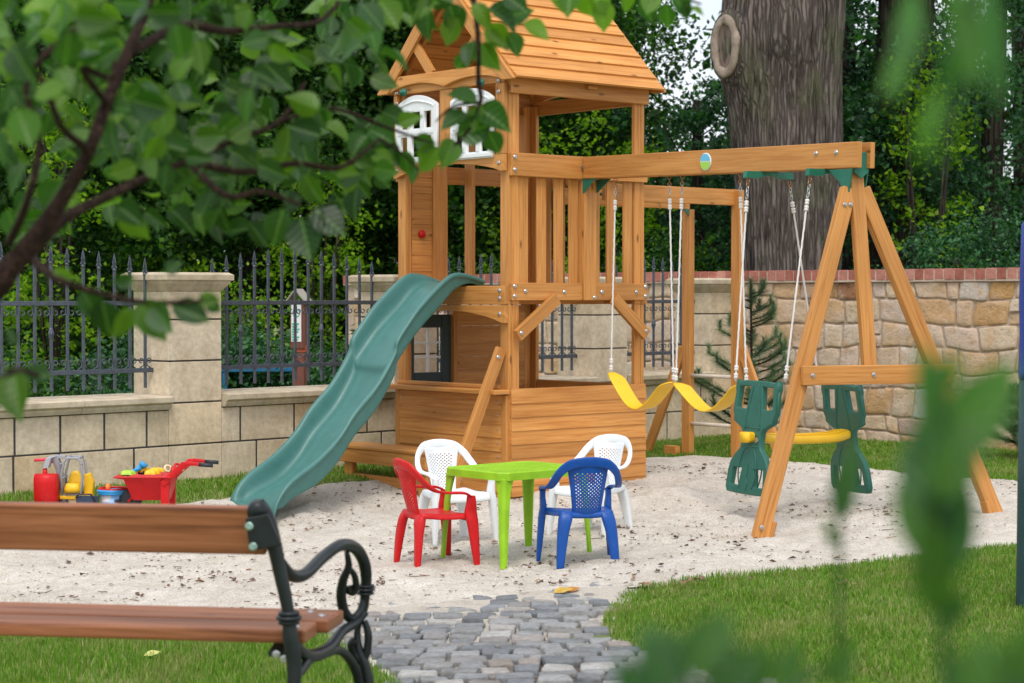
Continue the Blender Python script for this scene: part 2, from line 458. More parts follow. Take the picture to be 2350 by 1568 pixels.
def sandmat():
    m, nt, b, N = nodes('play_sand')
    oc = N('ShaderNodeTexCoord').outputs['Object']
    a = noise_n(N, nt, oc, 1.6, 4, .6); f = noise_n(N, nt, oc, 90, 4, .75); mid = noise_n(N, nt, oc, 11, 5, .65)
    col = ramp(N, nt, a, [(.3, (.55, .505, .44)), (.7, (.68, .64, .575))])
    col = mix(N, nt, col, ramp(N, nt, f, [(.33, (.42, .38, .34)), (.5, (1, 1, 1)), (.8, (1.12, 1.12, 1.12))]), .85, 'MULTIPLY')
    col = mix(N, nt, col, ramp(N, nt, mid, [(.35, (.82, .79, .75)), (.6, (1.04, 1.04, 1.04))]), .7, 'MULTIPLY')
    sp = noise_n(N, nt, oc, 38, 3, .6)
    col = mix(N, nt, col, (.16, .12, .09), ramp(N, nt, sp, [(.70, (0, 0, 0)), (.76, (.8, .8, .8))]))
    nt.links.new(col, b.inputs['Base Color']); b.inputs['Roughness'].default_value = .95; b.inputs['Specular IOR Level'].default_value = .1
    h = mix(N, nt, f, mid, .6); bump(N, nt, b, h, .7, .03)
    return m
M['sand'] = sandmat()

def soilmat():
    m, nt, b, N = nodes('lawn_soil')
    oc = N('ShaderNodeTexCoord').outputs['Object']
    a = noise_n(N, nt, oc, 3, 5, .7)
    nt.links.new(ramp(N, nt, a, [(.3, (.10, .16, .025)), (.6, (.2, .22, .07)), (.75, (.24, .19, .1))]), b.inputs['Base Color'])
    b.inputs['Roughness'].default_value = 1; bump(N, nt, b, noise_n(N, nt, oc, 40, 4), .6, .02)
    return m
M['soil'] = soilmat()
def litmat():
    m, nt, b, N = nodes('dry_litter')
    nt.links.new(ramp(N, nt, island(N), [(0, (.08, .05, .035)), (.5, (.17, .11, .07)), (.85, (.22, .1, .05)), (1, (.3, .2, .1))]), b.inputs['Base Color'])
    b.inputs['Roughness'].default_value = .9
    return m
M['litter'] = litmat()
SKY_S, SUN_S, EXPO = .15, 1.5, .25
# ================================================================== GROUND
def poly_world(pts): return np.array([(G(x, y).x, G(x, y).y) for x, y in pts])
def inside(poly, X, Y):
    r = np.zeros(X.shape, bool); n = len(poly); j = n - 1
    for i in range(n):
        xi, yi = poly[i]; xj, yj = poly[j]
        if yi != yj:
            c = ((yi > Y) != (yj > Y)) & (X < (xj - xi) * (Y - yi) / (yj - yi) + xi)
            r ^= c
        j = i
    return r
def seg_dist(line, X, Y):
    d = np.full(X.shape, 1e9)
    for (ax, ay), (bx, by) in zip(line[:-1], line[1:]):
        L2 = (bx - ax) ** 2 + (by - ay) ** 2 + 1e-12
        t = np.clip(((X - ax) * (bx - ax) + (Y - ay) * (by - ay)) / L2, 0, 1)
        d = np.minimum(d, np.hypot(X - ax - t * (bx - ax), Y - ay - t * (by - ay)))
    return d
def ng(X, Y):
    x = np.clip(X, -6, 6); y = np.clip(Y, 0, 22)
    z = np.minimum(-.298 + .0405 * x + .0173 * y, .07)
    d = (X - WP.x) * WN.x + (Y - WP.y) * WN.y
    t = np.clip((d - .45) / 1.25, 0, 1); w = 1 - t * t * (3 - 2 * t)
    return z + (.05 - z) * w

FL = [(-700, 1340), (-300, 1362), (0, 1374), (250, 1392), (500, 1408), (640, 1428), (760, 1462), (835, 1510), (880, 1545), (960, 1600), (1040, 1700), (1120, 2100)]
FLW = poly_world(FL)
front_lawn = np.vstack([FLW, [(-.3, 2.0), (-9, 2.0), (-9, FLW[0][1])]])
PT = [(640, 1428), (760, 1415), (850, 1398), (1000, 1388), (1200, 1364), (1300, 1355), (1442, 1350)]
PR = [(1442, 1350), (1400, 1385), (1384, 1420), (1400, 1452), (1470, 1490), (1580, 1530), (1720, 1562), (1950, 1600), (2500, 1680)]
PTW, PRW = poly_world(PT), poly_world(PR)
path_poly = np.vstack([PTW, PRW[1:], [(3.5, 2.0), (-.3, 2.0)], FLW[5:][::-1][:-1]])
RL = [(1442, 1350), (1600, 1322), (1855, 1300), (2120, 1270), (2340, 1243), (2700, 1200)]
RLW = poly_world(RL)
right_lawn = np.vstack([RLW, [(9, 12.5), (9, 5)], PRW[::-1][:-1]])
BL = [(-700, 1172), (0, 1168), (300, 1166), (440, 1150), (600, 1128), (760, 1106), (905, 1096), (1100, 1085), (1300, 1060), (1480, 1050), (1600, 1045), (1760, 1052), (2000, 1076), (2200, 1092), (2360, 1106), (2800, 1130)]
BLW = poly_world(BL)
sand_poly = np.vstack([BLW, [(9, 12.5)], RLW[::-1], PTW[::-1][1:], FLW[:6][::-1]])

def sheet(name, x0, x1, y0, y1, s, zf, mat, mask=None, smooth=True):
    nx = int((x1 - x0) / s) + 1; ny = int((y1 - y0) / s) + 1
    X, Y = np.meshgrid(np.linspace(x0, x1, nx), np.linspace(y0, y1, ny))
    Z = zf(X, Y)
    Vv = np.stack([X, Y, Z], -1).reshape(-1, 3)
    i, j = np.meshgrid(np.arange(ny - 1), np.arange(nx - 1), indexing='ij')
    a = i * nx + j
    q = np.stack([a, a + 1, a + nx + 1, a + nx], -1).reshape(-1, 4)
    if mask is not None:
        cx = Vv[q].mean(1); q = q[mask(cx[:, 0], cx[:, 1])]
        used = np.unique(q); mp = np.full(len(Vv), -1); mp[used] = np.arange(len(used)); Vv = Vv[used]; q = mp[q]
    return np_mesh(name, Vv, np.full(len(q), 4), q.ravel(), mat, None, smooth)

def fnoise(X, Y, f, seed):
    """cheap smooth value noise"""
    r = np.random.default_rng(seed); T = r.random((64, 64))
    x = X * f; y = Y * f; xi = np.floor(x).astype(int); yi = np.floor(y).astype(int)
    fx = x - xi; fy = y - yi; fx = fx * fx * (3 - 2 * fx); fy = fy * fy * (3 - 2 * fy)
    t = lambda a, b: T[a % 64, b % 64]
    return (t(xi, yi) * (1 - fx) + t(xi + 1, yi) * fx) * (1 - fy) + (t(xi, yi + 1) * (1 - fx) + t(xi + 1, yi + 1) * fx) * fy - .5

tag(sheet('ground', -150, 150, -60, 240, 10, lambda X, Y: X * 0 - .45, M['soil']), kind='structure')
def lawn_z(X, Y):
    z = ng(X, Y) - .02
    ins = (inside(sand_poly, X, Y) | inside(path_poly, X, Y)); e = np.minimum(np.minimum(seg_dist(RLW, X, Y), seg_dist(BLW, X, Y)), np.minimum(seg_dist(FLW, X, Y), seg_dist(PRW, X, Y)))
    z = np.where(ins & (e > .22), z - .12, z)
    back = inside(np.array([(-60, 60), (-60, 20), (2.3, 19.6), (9, 12), (60, 12), (60, 60)]), X, Y)
    return np.where(back, -.02, z)
tag(sheet('lawn', -40, 40, -2, 60, .25, lawn_z, M['soil']), kind='structure')

FOOT = [(R.uniform(-3, 3.6), R.uniform(8.6, 15.4), R.uniform(0, 3.2), R.uniform(.008, .02), R.uniform(.04, .07)) for _ in range(170)]
FOOT += [(1.25, 13.2, .7, .05, .3), (.55, 13.6, .8, .04, .26)]
def sand_z(X, Y):
    FP = 0
    if np.size(X) > 10 or True:
        for (a_, b_, c_, s_, r_) in FOOT:
            if np.size(X) == 1 and abs(float(np.ravel(X)[0]) - a_) + abs(float(np.ravel(Y)[0]) - b_) > .4: continue
            dx = (X - a_) * np.cos(c_) + (Y - b_) * np.sin(c_); dy = -(X - a_) * np.sin(c_) + (Y - b_) * np.cos(c_)
            q = (dx / (r_ * 1.7)) ** 2 + (dy / r_) ** 2; FP = FP - s_ * np.exp(-q * q) + s_ * .45 * np.exp(-(np.sqrt(q) - 1.45) ** 2 * 8)
    z = ng(X, Y) + .006 + FP + .05 * fnoise(X, Y, 1.3, 1) + .042 * fnoise(X, Y, 4.3, 2) + .022 * fnoise(X, Y, 11, 3) + .009 * fnoise(X, Y, 30, 4)
    e = np.minimum(seg_dist(np.vstack([RLW, PRW[:3]]), X, Y), seg_dist(BLW, X, Y))
    e = np.minimum(e, seg_dist(FLW, X, Y))
    ke = np.clip(e / .5, 0, 1); z = ng(X, Y) + (z - ng(X, Y)) * (.35 + .65 * ke)
    z = z - .045 * (1 - np.clip((e + np.where(inside(sand_poly, X, Y), .03, -.03)) / .05, 0, 1))
    inp = inside(path_poly, X, Y); d = seg_dist(PTW, X, Y)
    zq = ng(X, Y) + .012 + .014 * fnoise(X, Y, 5, 2) + .01 * fnoise(X, Y, 14, 5); wq = np.clip(d / .3, 0, 1); wq = wq * wq * (3 - 2 * wq); z = zq * (1 - wq) + z * wq
    zp = ng(X, Y) + .012 - .3 * np.clip(d, 0, .1) + .014 * fnoise(X, Y, 5, 2) + .01 * fnoise(X, Y, 14, 5)
    return np.where(inp, zp, z)
def bed_z(X, Y):
    d = seg_dist(PTW, X, Y); k = inside(path_poly, X, Y)
    return ng(X, Y) + np.where(k, .012 - .034 * np.clip(d / .7, 0, 1), .012 - .3 * np.clip(d, 0, .1)) + .014 * fnoise(X, Y, 5, 2) + .01 * fnoise(X, Y, 14, 5) - .001
tag(sheet('sand', -5.0, 7.5, 5.2, 17.6, .025, sand_z, M['sand'], lambda X, Y: inside(sand_poly, X, Y) | (seg_dist(np.vstack([BLW, RLW[::-1]]), X, Y) < .05) | (seg_dist(FLW, X, Y) < .05) | (seg_dist(PTW, X, Y) < .05)), kind='structure')
tag(sheet('path_bed', -2.2, 3.6, 5.2, 10.9, .02, lambda X, Y: bed_z(X, Y), M['bed'], lambda X, Y: (inside(path_poly, X, Y) & ~inside(sand_poly, X, Y)) | ((seg_dist(np.vstack([PTW, PRW[:2]]), X, Y) < .07)) | (seg_dist(PRW, X, Y) < .05) | ((seg_dist(FLW[5:], X, Y) < .06) & (X > -1.5))), kind='structure')

# cobbles
def cobbles():
    vs, fs = [], []; base = 0
    NSEG = 5
    ys = 5.4; row = 0
    while ys < 10.7:
        d = R.uniform(.095, .125)
        x = -1.9 + R.uniform(0, .1)
        while x < 2.7:
            w = R.uniform(.10, .17)
            cx, cy = x + w / 2, ys + d / 2 + .03 * sin(x * 2.1 + row * .6)
            yaw = 0
            X0 = np.array([cx]); Y0 = np.array([cy])
            ok = inside(path_poly, X0, Y0)[0] or seg_dist(PTW, X0, Y0)[0] < .10
            if ok and inside(right_lawn, X0, Y0)[0] and not inside(path_poly, X0, Y0)[0]: ok = False
            if ok:
                gz = float(ng(X0, Y0)[0]); hz = gz + R.uniform(-.002, .010); a = R.uniform(-.08, .08)
                tx, ty = R.uniform(-.05, .05), R.uniform(-.05, .05)
                hw, hd = w / 2 - .004, d / 2 - .004
                jit = [[R.uniform(-.008, .008) for _ in range(2)] for _ in range(4)]
                n = 20; rings = [(1.0, -.05), (.995, -.009), (.965, -.002), (.86, .001), (.4, .0015)]
                for s, zz in rings:
                    for k in range(n):
                        th = 2 * pi * (k + .5) / n; c, sn = cos(th), sin(th)
                        ex = math.copysign(abs(c) ** .15, c) * hw; ey = math.copysign(abs(sn) ** .15, sn) * hd
                        q = (0 if c > 0 else 1) + (0 if sn > 0 else 2)
                        ex = (ex + jit[q][0]) * s; ey = (ey + jit[q][1]) * s
                        nz = noise.noise(V((cx * 9 + ex * 30, cy * 9 + ey * 30, 0))) * .006 if s < .99 else 0
                        vs.append((cx + ex * cos(a) - ey * sin(a), cy + ex * sin(a) + ey * cos(a), hz + zz + ex * tx + ey * ty + nz))
                for r in range(len(rings) - 1):
                    for k in range(n):
                        j = (k + 1) % n
                        fs.append([base + r * n + k, base + r * n + j, base + (r + 1) * n + j, base + (r + 1) * n + k])
                fs.append([base + (len(rings) - 1) * n + k for k in range(n)]); base += n * len(rings)
            x += w + R.uniform(.002, .012)
        ys += d + R.uniform(.0, .006); row += 1
    me = bpy.data.meshes.new('path'); me.from_pydata(vs, [], fs); me.materials.append(M['cobble'])
    tag(link('path', me, None, True), kind='structure')
cobbles()

# ------------------------------------------------------------------ grass
def blades(name, xy, h, wd, mat, label, zoff=-.02, lean=.5):
    n = len(xy); X, Y = xy[:, 0], xy[:, 1]
    Z = ng(X, Y) + zoff
    pn = fnoise(X, Y, 2.6, 21) + .6 * fnoise(X, Y, 8, 22)
    hh = h * NR.uniform(.45, 1.25, n) * (1 + np.clip(pn, -.55, .9) * .8); a = NR.uniform(0, 2 * pi, n); l = NR.uniform(0, lean, n) * hh; b = a + NR.uniform(-.6, .6, n)
    w = wd * NR.uniform(.6, 1.3, n)
    ca, sa = np.cos(a + pi / 2) * w / 2, np.sin(a + pi / 2) * w / 2
    P = np.zeros((n, 5, 3))
    P[:, 0] = np.stack([X - ca, Y - sa, Z], 1); P[:, 1] = np.stack([X + ca, Y + sa, Z], 1)
    mx, my = X + np.cos(b) * l * .35, Y + np.sin(b) * l * .35
    P[:, 2] = np.stack([mx + ca * .8, my + sa * .8, Z + hh * .6], 1); P[:, 3] = np.stack([mx - ca * .8, my - sa * .8, Z + hh * .6], 1)
    P[:, 4] = np.stack([X + np.cos(b) * l, Y + np.sin(b) * l, Z + hh * (1 - .25 * (l / hh) ** 2)], 1)
    k = np.arange(n)[:, None] * 5
    idx = np.concatenate([k + [0, 1, 2, 3], k + [3, 2, 4]], 1).ravel()
    lp = np.tile([4, 3], n)
    o = np_mesh(name, P.reshape(-1, 3), lp, idx, mat)
    return tag(o, label, 'grass', kind='stuff')
def scatter(poly, dens, x0, x1, y0, y1, fade=None):
    n = int((x1 - x0) * (y1 - y0) * dens)
    X = NR.uniform(x0, x1, n); Y = NR.uniform(y0, y1, n)
    k = inside(poly, X, Y)
    # keep only what the photo could see
    k &= np.abs(X) < Y * .262 + .4
    X, Y = X[k], Y[k]
    pn = fnoise(X, Y, 1.7, 9) + fnoise(X, Y, 5, 10) * .6
    k = NR.random(len(X)) < 1.05 - np.clip(pn, 0, .5) * 1.1
    return np.stack([X[k], Y[k]], 1)
blades('front_grass', scatter(front_lawn, 11000, -3.2, .2, 5.9, 9.4), .05, .004, M['grass'], 'bright green lawn grass under and in front of the bench', lean=.6)
blades('side_grass', scatter(right_lawn, 11500, -.2, 4.0, 6.3, 12.3), .036, .004, M['grass'], 'mown lawn grass with dry patches right of the cobbled path', lean=.8)
back_poly = np.vstack([BLW, [(9, 14), (4.6, 16.4), (2.25, 19.0)], [(WP.x + WD.x * t + WN.x * .03, WP.y + WD.y * t + WN.y * .03) for t in (6, 3, 0, -3, -5)]])
blades('back_grass', scatter(back_poly, 4600, -4.6, 5.2, 11, 19.5), .036, .006, M['grass'], 'lawn grass strip between the sand and the walls', lean=.8)

# ------------------------------------------------------------------ litter on the sand
def litter():
    vs, fs = [], []
    def add(poly, z): 
        b = len(vs)
        for p in poly: vs.append(p)
        fs.append(list(range(b, b + len(poly))))
    n = 0
    while n < 4200:
        X, Y = R.uniform(-3.4, 4), R.uniform(7.5, 15.8)
        cl = noise.noise(V((X * 1.5, Y * 1.5, 3)))
        if R.random() > .35 + cl: continue
        A = np.array([X]); B = np.array([Y])
        if not (inside(sand_poly, A, B)[0]): continue
        z = float(sand_z(A, B)[0]) + .004; s = R.choice([.003, .003, .004, .005, .006, .008, .011, .017]) * R.uniform(.7, 1.3); a = R.uniform(0, 6.3)
        typ = R.random()
        if typ < .5:      # crumb
            for k in range(2):
                n5 = 5; poly = []
                for q in range(n5):
                    t = a + q * 2 * pi / n5; r = s * R.uniform(.5, 1)
                    poly.append((X + cos(t) * r, Y + sin(t) * r, z + R.uniform(0, s * .8)))
                add(poly, z)
        elif typ < .7:    # twig
            l = s * R.uniform(1, 2.2); w = .002; dx, dy = cos(a), sin(a)
            for e in (0, 1):
                add([(X - dx * l, Y - dy * l, z - .002), (X + dx * l, Y + dy * l, z + .004), (X + dx * l - dy * w * e, Y + dy * l + dx * w * e, z + .004 + w * 1.4), (X - dx * l, Y - dy * l, z + w * 1.6)], z)
        else:             # curled leaf piece
            dx, dy = cos(a), sin(a); l = s * 1.4; w = s * .7
            for sg in (-1, 1):
                add([(X - dx * l, Y - dy * l, z), (X - dy * w * sg, Y + dx * w * sg, z + s * R.uniform(.3, .9)), (X + dx * l, Y + dy * l, z + s * .2)], z)
        n += 1
    # clusters near the middle
    for px, py in [(1220, 1292), (1290, 1375), (1240, 1415), (1420, 1300), (1700, 1340), (1580, 1400), (1925, 1340), (1610, 1395), (870, 1360), (1470, 1395)]:
        p = G(px, min(py, 1345))
        for k in range(9):
            X, Y = p.x + R.gauss(0, .04), p.y + R.gauss(0, .05); s = R.uniform(.008, .02); a = R.uniform(0, 6.3)
            z = float(sand_z(np.array([X]), np.array([Y]))[0]) + .004
            add([(X + cos(a + q * 1.26) * s * R.uniform(.5, 1), Y + sin(a + q * 1.26) * s, z + R.uniform(0, s)) for q in range(5)], z)
    me = bpy.data.meshes.new('litter'); me.from_pydata(vs, [], fs); me.materials.append(M['litter'])
    tag(link('litter', me), 'dry leaf crumbs, twigs and cone scales scattered over the pale sand', 'litter', kind='stuff')
litter()

# ================================================================== SANDSTONE WALL AND PILLARS
WROT = atan2(WD.y, WD.x)
# wall frame: local x along the wall (away from camera), local y into the wood, z up; origin on front face at ground
def wall_frame(t): return V((WP.x + WD.x * t, WP.y + WD.y * t, 0))
ZT = {'cap': 1.525, 'sill': .637}
def ashlar(mb, x0, x1, y0, y1, z0, z1, lens, off):
    """course of blocks with 12 mm open joints; end blocks returned"""
    x = x0 - off
    while x < x1 - .02:
        l = R.choice(lens); a = max(x, x0); b = min(x + l, x1)
        if b - a > .05: box(mb, a + (.009 if a > x0 else 0), b - (.009 if b < x1 else 0), y0, y1, z0 + .006, z1 - .006)
        x += l
def plinth(t0, t1, label, stain=False):
    L = t1 - t0; e = empty('sandstone_wall', wall_frame(t0), WROT, label, 'wall', 'sandstone wall runs between the pillars')
    m = MB(); lens = [.36, .52, .75, .62]
    for k, (z0, z1) in enumerate([(-.3, -.01), (-.01, .288), (.288, .548)]): ashlar(m, .003, L - .003, 0, .40, z0, z1, lens, R.uniform(0, .3))
    m.build('block_courses', M['sandstone'], e, bevel=.004)
    m = MB(); box(m, .008, L - .008, .005, .39, -.3, .56); m.build('mortar_core', M['joint'], e)
    s = MB(); x = .004
    while x < L - .01:
        b = min(L - .004, x + R.uniform(.75, 1.0))
        if L - b < .2: b = L - .004
        prof = [(-.03, .55), (-.045, .575), (-.045, .588), (-.075, .603), (-.075, .64), (-.05, .648), (.45, .652), (.475, .64), (.475, .603), (.44, .55)]
        prism(s, prof, (x + .002, 0, 0), (0, 1, 0), (0, 0, 1), (1, 0, 0), b - x - .004)
        x = b
    s.build('sill', M['sill'], e, bevel=.003)
    return e
def pillar(t0, w, label, d=.42):
    e = empty('stone_pillar', wall_frame(t0), WROT, label, 'pillar', 'sandstone pillars of the fence wall')
    m = MB()
    zs = [-.3, -.01, .288, .592, .893, 1.192, 1.40]
    for a, b in zip(zs[:-1], zs[1:]): box(m, 0, w, 0, d, a + .006, b - .006)
    m.build('shaft', M['sandstone'], e, bevel=.004)
    m = MB(); box(m, .01, w - .01, .01, d - .01, -.3, 1.41); m.build('mortar_core', M['joint'], e)
    c = MB()
    lv = [(0.0, 1.396), (.012, 1.41), (.045, 1.45), (.05, 1.462), (.05, 1.47), (.068, 1.476), (.068, 1.515), (.04, 1.532)]
    ring0 = None
    for k, (o, z) in enumerate(lv):
        b = len(c.v)
        for x, y in ((-o, -o), (w + o, -o), (w + o, d + o), (-o, d + o)): c.v.append(V((x, y, z)))
        if k:
            for i in range(4):
                j = (i + 1) % 4; c.face([b - 4 + i, b - 4 + j, b + j, b + i])
    c.face([3, 2, 1, 0]); c.face([len(c.v) - 4 + i for i in range(4)])
    c.build('cap', M['sill'], e, bevel=.003)
    return e
T1, T2, T3, T4 = 0, 2.2146, 4.62, 6.31
PW = .476
pillar(T1, PW, 'sandstone pillar with moulded cap nearest the camera, left of the slide')
pillar(T2, PW, 'sandstone pillar partly hidden behind the left edge of the wooden tower')
pillar(T3, PW, 'sandstone pillar seen through the opening of the playhouse')
pillar(T4, .42, 'sandstone pillar meeting the rubble wall behind the monkey bars')
plinth(-3.2, T1, 'low sandstone block wall with sill behind the toy excavator')
plinth(T1 + PW, T2, 'low sandstone block wall with sill behind the green slide')
plinth(T2 + PW, T3, 'low sandstone block wall behind the wooden playhouse')
plinth(T3 + PW, T4, 'low sandstone block wall behind the monkey bar posts')

# ------------------------------------------------------------------ iron fence panels
_picket = None
def scroll_pts(s, h, flip):
    P = []
    for k in range(15):
        a = k / 14 * 1.55 * pi; r = .019 * (1 - .35 * k / 14)
        P.append((s * (.026 - r * cos(a)) if not flip else s * (.026 - r * cos(a)), r * sin(a)))
    return P
def fence_panel(t0, t1, label, poke0=True, knobs=(2, 8)):
    L = t1 - t0; e = empty('iron_fence_panel', wall_frame(t0), WROT, label, 'fence', 'wrought iron fence panels between the pillars')
    yc = .19
    for z in (1.31, .828):
        m = MB(); box(m, -.0, L, yc - .012, yc + .012, z - .016, z + .016); m.build('rail', M['fence'], e, bevel=.003)
    n = max(3, round(L / .133)); sp = L / n
    scs = [MB(), MB()]
    for i in range(n):
        x = sp * (i + .5); top = 1.52 + .1 * sin(pi * (i + .5) / n)
        m = MB(); box(m, x - .0085, x + .0085, yc - .0085, yc + .0085, .70, top)
        # spear
        lathe(m, (x, yc, top), [(.012, -.02), (.016, -.008), (.012, 0)], 8)
        z = top - .005
        for a, b in (((1, 0), (0, 1)), ((0, 1), (1, 0))):
            poly = [(-.006, 0), (-.024, .012), (-.012, .03), (-.016, .045), (0, .115), (.016, .045), (.012, .03), (.024, .012), (.006, 0)]
            th = .007
            prism(m, poly, (x - (th / 2) * b[0], yc - (th / 2) * b[1], z), (a[0], a[1], 0), (0, 0, 1), (b[0], b[1], 0), th)
        if i in knobs: lathe(m, (x, yc, 1.10), [(.008, -.045), (.014, -.035), (.022, 0), (.014, .035), (.008, .045)], 8)
        m.build('picket', M['fence'], e)
        for sc, zz, sg in ((scs[0], 1.245, 1), (scs[1], .895, -1)):
            for s in (-1, 1):
                P = []
                for k in range(13):
                    a = k / 12 * 1.6 * pi; r = .021 * (1 - .4 * k / 12)
                    P.append((x + s * (.036 - r * cos(a)), yc, zz - sg * r * sin(a) + sg * .0))
                tail = [(x + s * .010, yc, zz + sg * -.03) if sg > 0 else (x + s * .006, yc, zz - .0)]
                Q = [(x + s * (.006 if sg > 0 else .052), yc, zz + (.055 if sg > 0 else -.055)), (x + s * .014, yc, zz + (.03 if sg > 0 else -.03))] + P
                tube(sc, Q, .0048, 5)
    for sc in scs: sc.build('scrollwork', M['fence'], e, smooth=True)
    return e
fence_panel(-2.9, T1, 'iron fence panel left of the nearest pillar, behind the fruit tree leaves', knobs=(5, 15))
fence_panel(T1 + PW, T2, 'iron fence panel directly left of the slide, in front of the bird-house sign', knobs=(2, 8))
fence_panel(T2 + PW, T3, 'iron fence panel behind the tower, seen between its posts', knobs=(3, 9))
fence_panel(T3 + PW, T4, 'iron fence panel between tower and monkey bar posts', knobs=(4,))

# ================================================================== RUBBLE WALL with brick coping
SC = V((2.13, 19.22, 0)); SD = V((.678, -.735, 0)).normalized(); SN = V((-SD.y, SD.x, 0))  # SN points away from camera
SROT = atan2(SD.y, SD.x)
rw = empty('rubble_stone_wall', SC, SROT, 'rubble stone wall in pink and ochre blocks with red brick coping', 'wall')
def rubble():
    """stones on an irregular lattice; local x along, y into wall, z up"""
    US = [0, .03, .075, .2, .4, .6, .8, .925, .97, 1]; NU = len(US)
    X0, X1 = -6.05, 7.5
    rows = [-.05]
    while rows[-1] < 1.46: rows.append(rows[-1] + R.uniform(.15, .26))
    rows[-1] = 1.49
    if rows[-1] - rows[-2] < .1: rows.pop(-2)
    def zline(r, x):
        if r in (0, len(rows) - 1): return rows[r]
        return rows[r] + .06 * noise.noise(V((x * 1.6, r * 7.7, 0))) + .022 * noise.noise(V((x * 5, r * 3.3, 5)))
    m = MB()
    for r in range(len(rows) - 1):
        jn = (0, 0); x = X0 + R.uniform(0, .2); hgt = rows[r + 1] - rows[r]
        while x < X1:
            w = R.uniform(.12, .36) * (1.15 if hgt > .18 else 1)
            split = hgt > .19 and R.random() < .25 and w < .24
            cells = [(0, 1)] if not split else [(0, .48), (.48, 1)]
            j0, j1 = jn; jn2 = (R.uniform(-.03, .03), R.uniform(-.03, .03))
            for c0, c1 in cells:
                b = len(m.v); gap = .003
                dep = R.uniform(-.004, .007); seed = R.uniform(0, 100)
                ex = R.uniform(.28, .5)
                for iv in range(NU):
                    for iu in range(NU):
                        u, v = US[iu], US[iv]
                        # squircle-ish corner rounding
                        cu, cv = u * 2 - 1, v * 2 - 1
                        k = 1 - .05 * (cu * cu) * (cv * cv) - .0
                        uu, vv = (cu * k + 1) / 2, (cv * k + 1) / 2
                        xx = x + gap + (w - 2 * gap) * uu + (j0 * (1 - vv) + j1 * vv) * (1 - uu) + (jn2[0] * (1 - vv) + jn2[1] * vv) * uu
                        za, zb = zline(r, xx), zline(r + 1, xx)
                        lo = za + (zb - za) * c0 + gap; hi = za + (zb - za) * c1 - gap
                        zz = lo + (hi - lo) * vv
                        edge = max(abs(cu), abs(cv))
                        y = -.02 - dep + (.004 if edge > .9 else 0) + .014 * noise.noise(V((xx * 9, zz * 9, seed))) + .009 * noise.noise(V((xx * 28, zz * 28, seed)))
                        if edge > .99: y = .012
                        m.v.append(V((xx, y, zz)))
                for iv in range(NU - 1):
                    for iu in range(NU - 1):
                        a = b + iv * NU + iu; m.face([a, a + 1, a + NU + 1, a + NU])
            x += w; jn = jn2
    return m
m = rubble(); o = m.build('stone_blocks', M['rubble'], rw, smooth=True)
m = MB(); box(m, -6.05, 7.5, -.004, .38, -.3, 1.489); o = m.build('mortar', M['mortar'], rw)
m = MB(); x = -6.05
while x < 7.5:
    w = .093 + R.uniform(-.004, .004)
    y0 = -.045 + R.uniform(-.004, .004)
    box(m, x, x + w, y0, .42, 1.505, 1.60 + R.uniform(-.003, .003)); x += w + .012
m.build('brick_coping', M['brick'], rw, bevel=.004)
m = MB(); box(m, -6.05, 7.5, -.041, .40, 1.488, 1.590); m.build('coping_mortar', M['mortar'], rw)
# ================================================================== PLAYSET
P0 = V((-.025, 14.04, 0)); PR_ = atan2(.649, .76)
UD = V((cos(PR_), sin(PR_), 0)); VD = V((-sin(PR_), cos(PR_), 0))
TW, TD = 1.333, 1.283
ps = empty('wooden_playset', P0, PR_, 'cedar climbing tower with roof, green slide, swing beam and monkey bars', 'playset')
def LC(p): d = V(p) - P0; return V((d.dot(UD), d.dot(VD), d.z))
def WC(u, v, z): return P0 + UD * u + VD * v + V((0, 0, z))
def gl(u, v): p = WC(u, v, 0); return g(p.x, p.y)
wm = M['wood']
bolts = []
def bolt(p, n): bolts.append((V(p), V(n)))

# posts (L shaped from two boards)
def post(u, v, su, sv, z0, z1):
    m = MB()
    box(m, min(u, u + su * .034), max(u, u + su * .034), min(v, v + sv * .09), max(v, v + sv * .09), z0, z1)
    box(m, min(u + su * .036, u + su * .10), max(u + su * .036, u + su * .10), min(v, v + sv * .034), max(v, v + sv * .034), z0, z1)
    m.build('corner_post', wm, ps, bevel=.004)
for (u, v, su, sv) in ((0, 0, 1, 1), (TW, 0, -1, 1), (0, TD, 1, -1), (TW, TD, -1, -1)):
    post(u, v, su, sv, -.2, 1.30); post(u, v, su, sv, 1.303, 2.86)

# deck
m = MB(); v = .04
while v < TD - .05:
    box(m, .04, TW - .04, v, min(v + .09, TD - .04), 1.405, 1.43); v += .1
m.build('deck', wm, ps)
m = MB(); box(m, .04, TW - .04, .4, .44, 1.30, 1.40); box(m, .04, TW - .04, .84, .88, 1.30, 1.40); m.build('deck_joist', wm, ps)

# lap siding
def lap(name, o, a, n, L, z0, z1, h, t=.016, parent=ps):
    """boards along direction a from o, outward n, overlapping downwards"""
    m = MB(); a = V(a); n = V(n); z = z1; o = V(o)
    while z > z0:
        lo = max(z - h, z0)
        prism(m, [(0, lo - .008), (t + .008, lo - .008), (t, z), (0, z)], o, n, (0, 0, 1), a, L)
        # give grain along the board
        z = lo
    # fix uv so grain runs along the board
    for k in range(len(m.f)):
        f = m.f[k]; ou = R.uniform(0, 50) if k % 6 == 0 else ou
        m.uv[k] = [((m.v[i] - o).dot(a) + ou, m.v[i].z + (m.v[i] - o).dot(n) + ou * .37) for i in f]
    return m.build(name, wm, parent)
lap('siding_panel', (.012, -.001, 0), (1, 0, 0), (0, -1, 0), TW - .012, -.05, .705, .097)
lap('siding_panel', (-.001, .055, 0), (0, 1, 0), (-1, 0, 0), TD - .10, -.12, .655, .097)
lap('siding_panel', (TW + .001, 0, 0), (0, 1, 0), (1, 0, 0), TD, -.05, .70, .097)
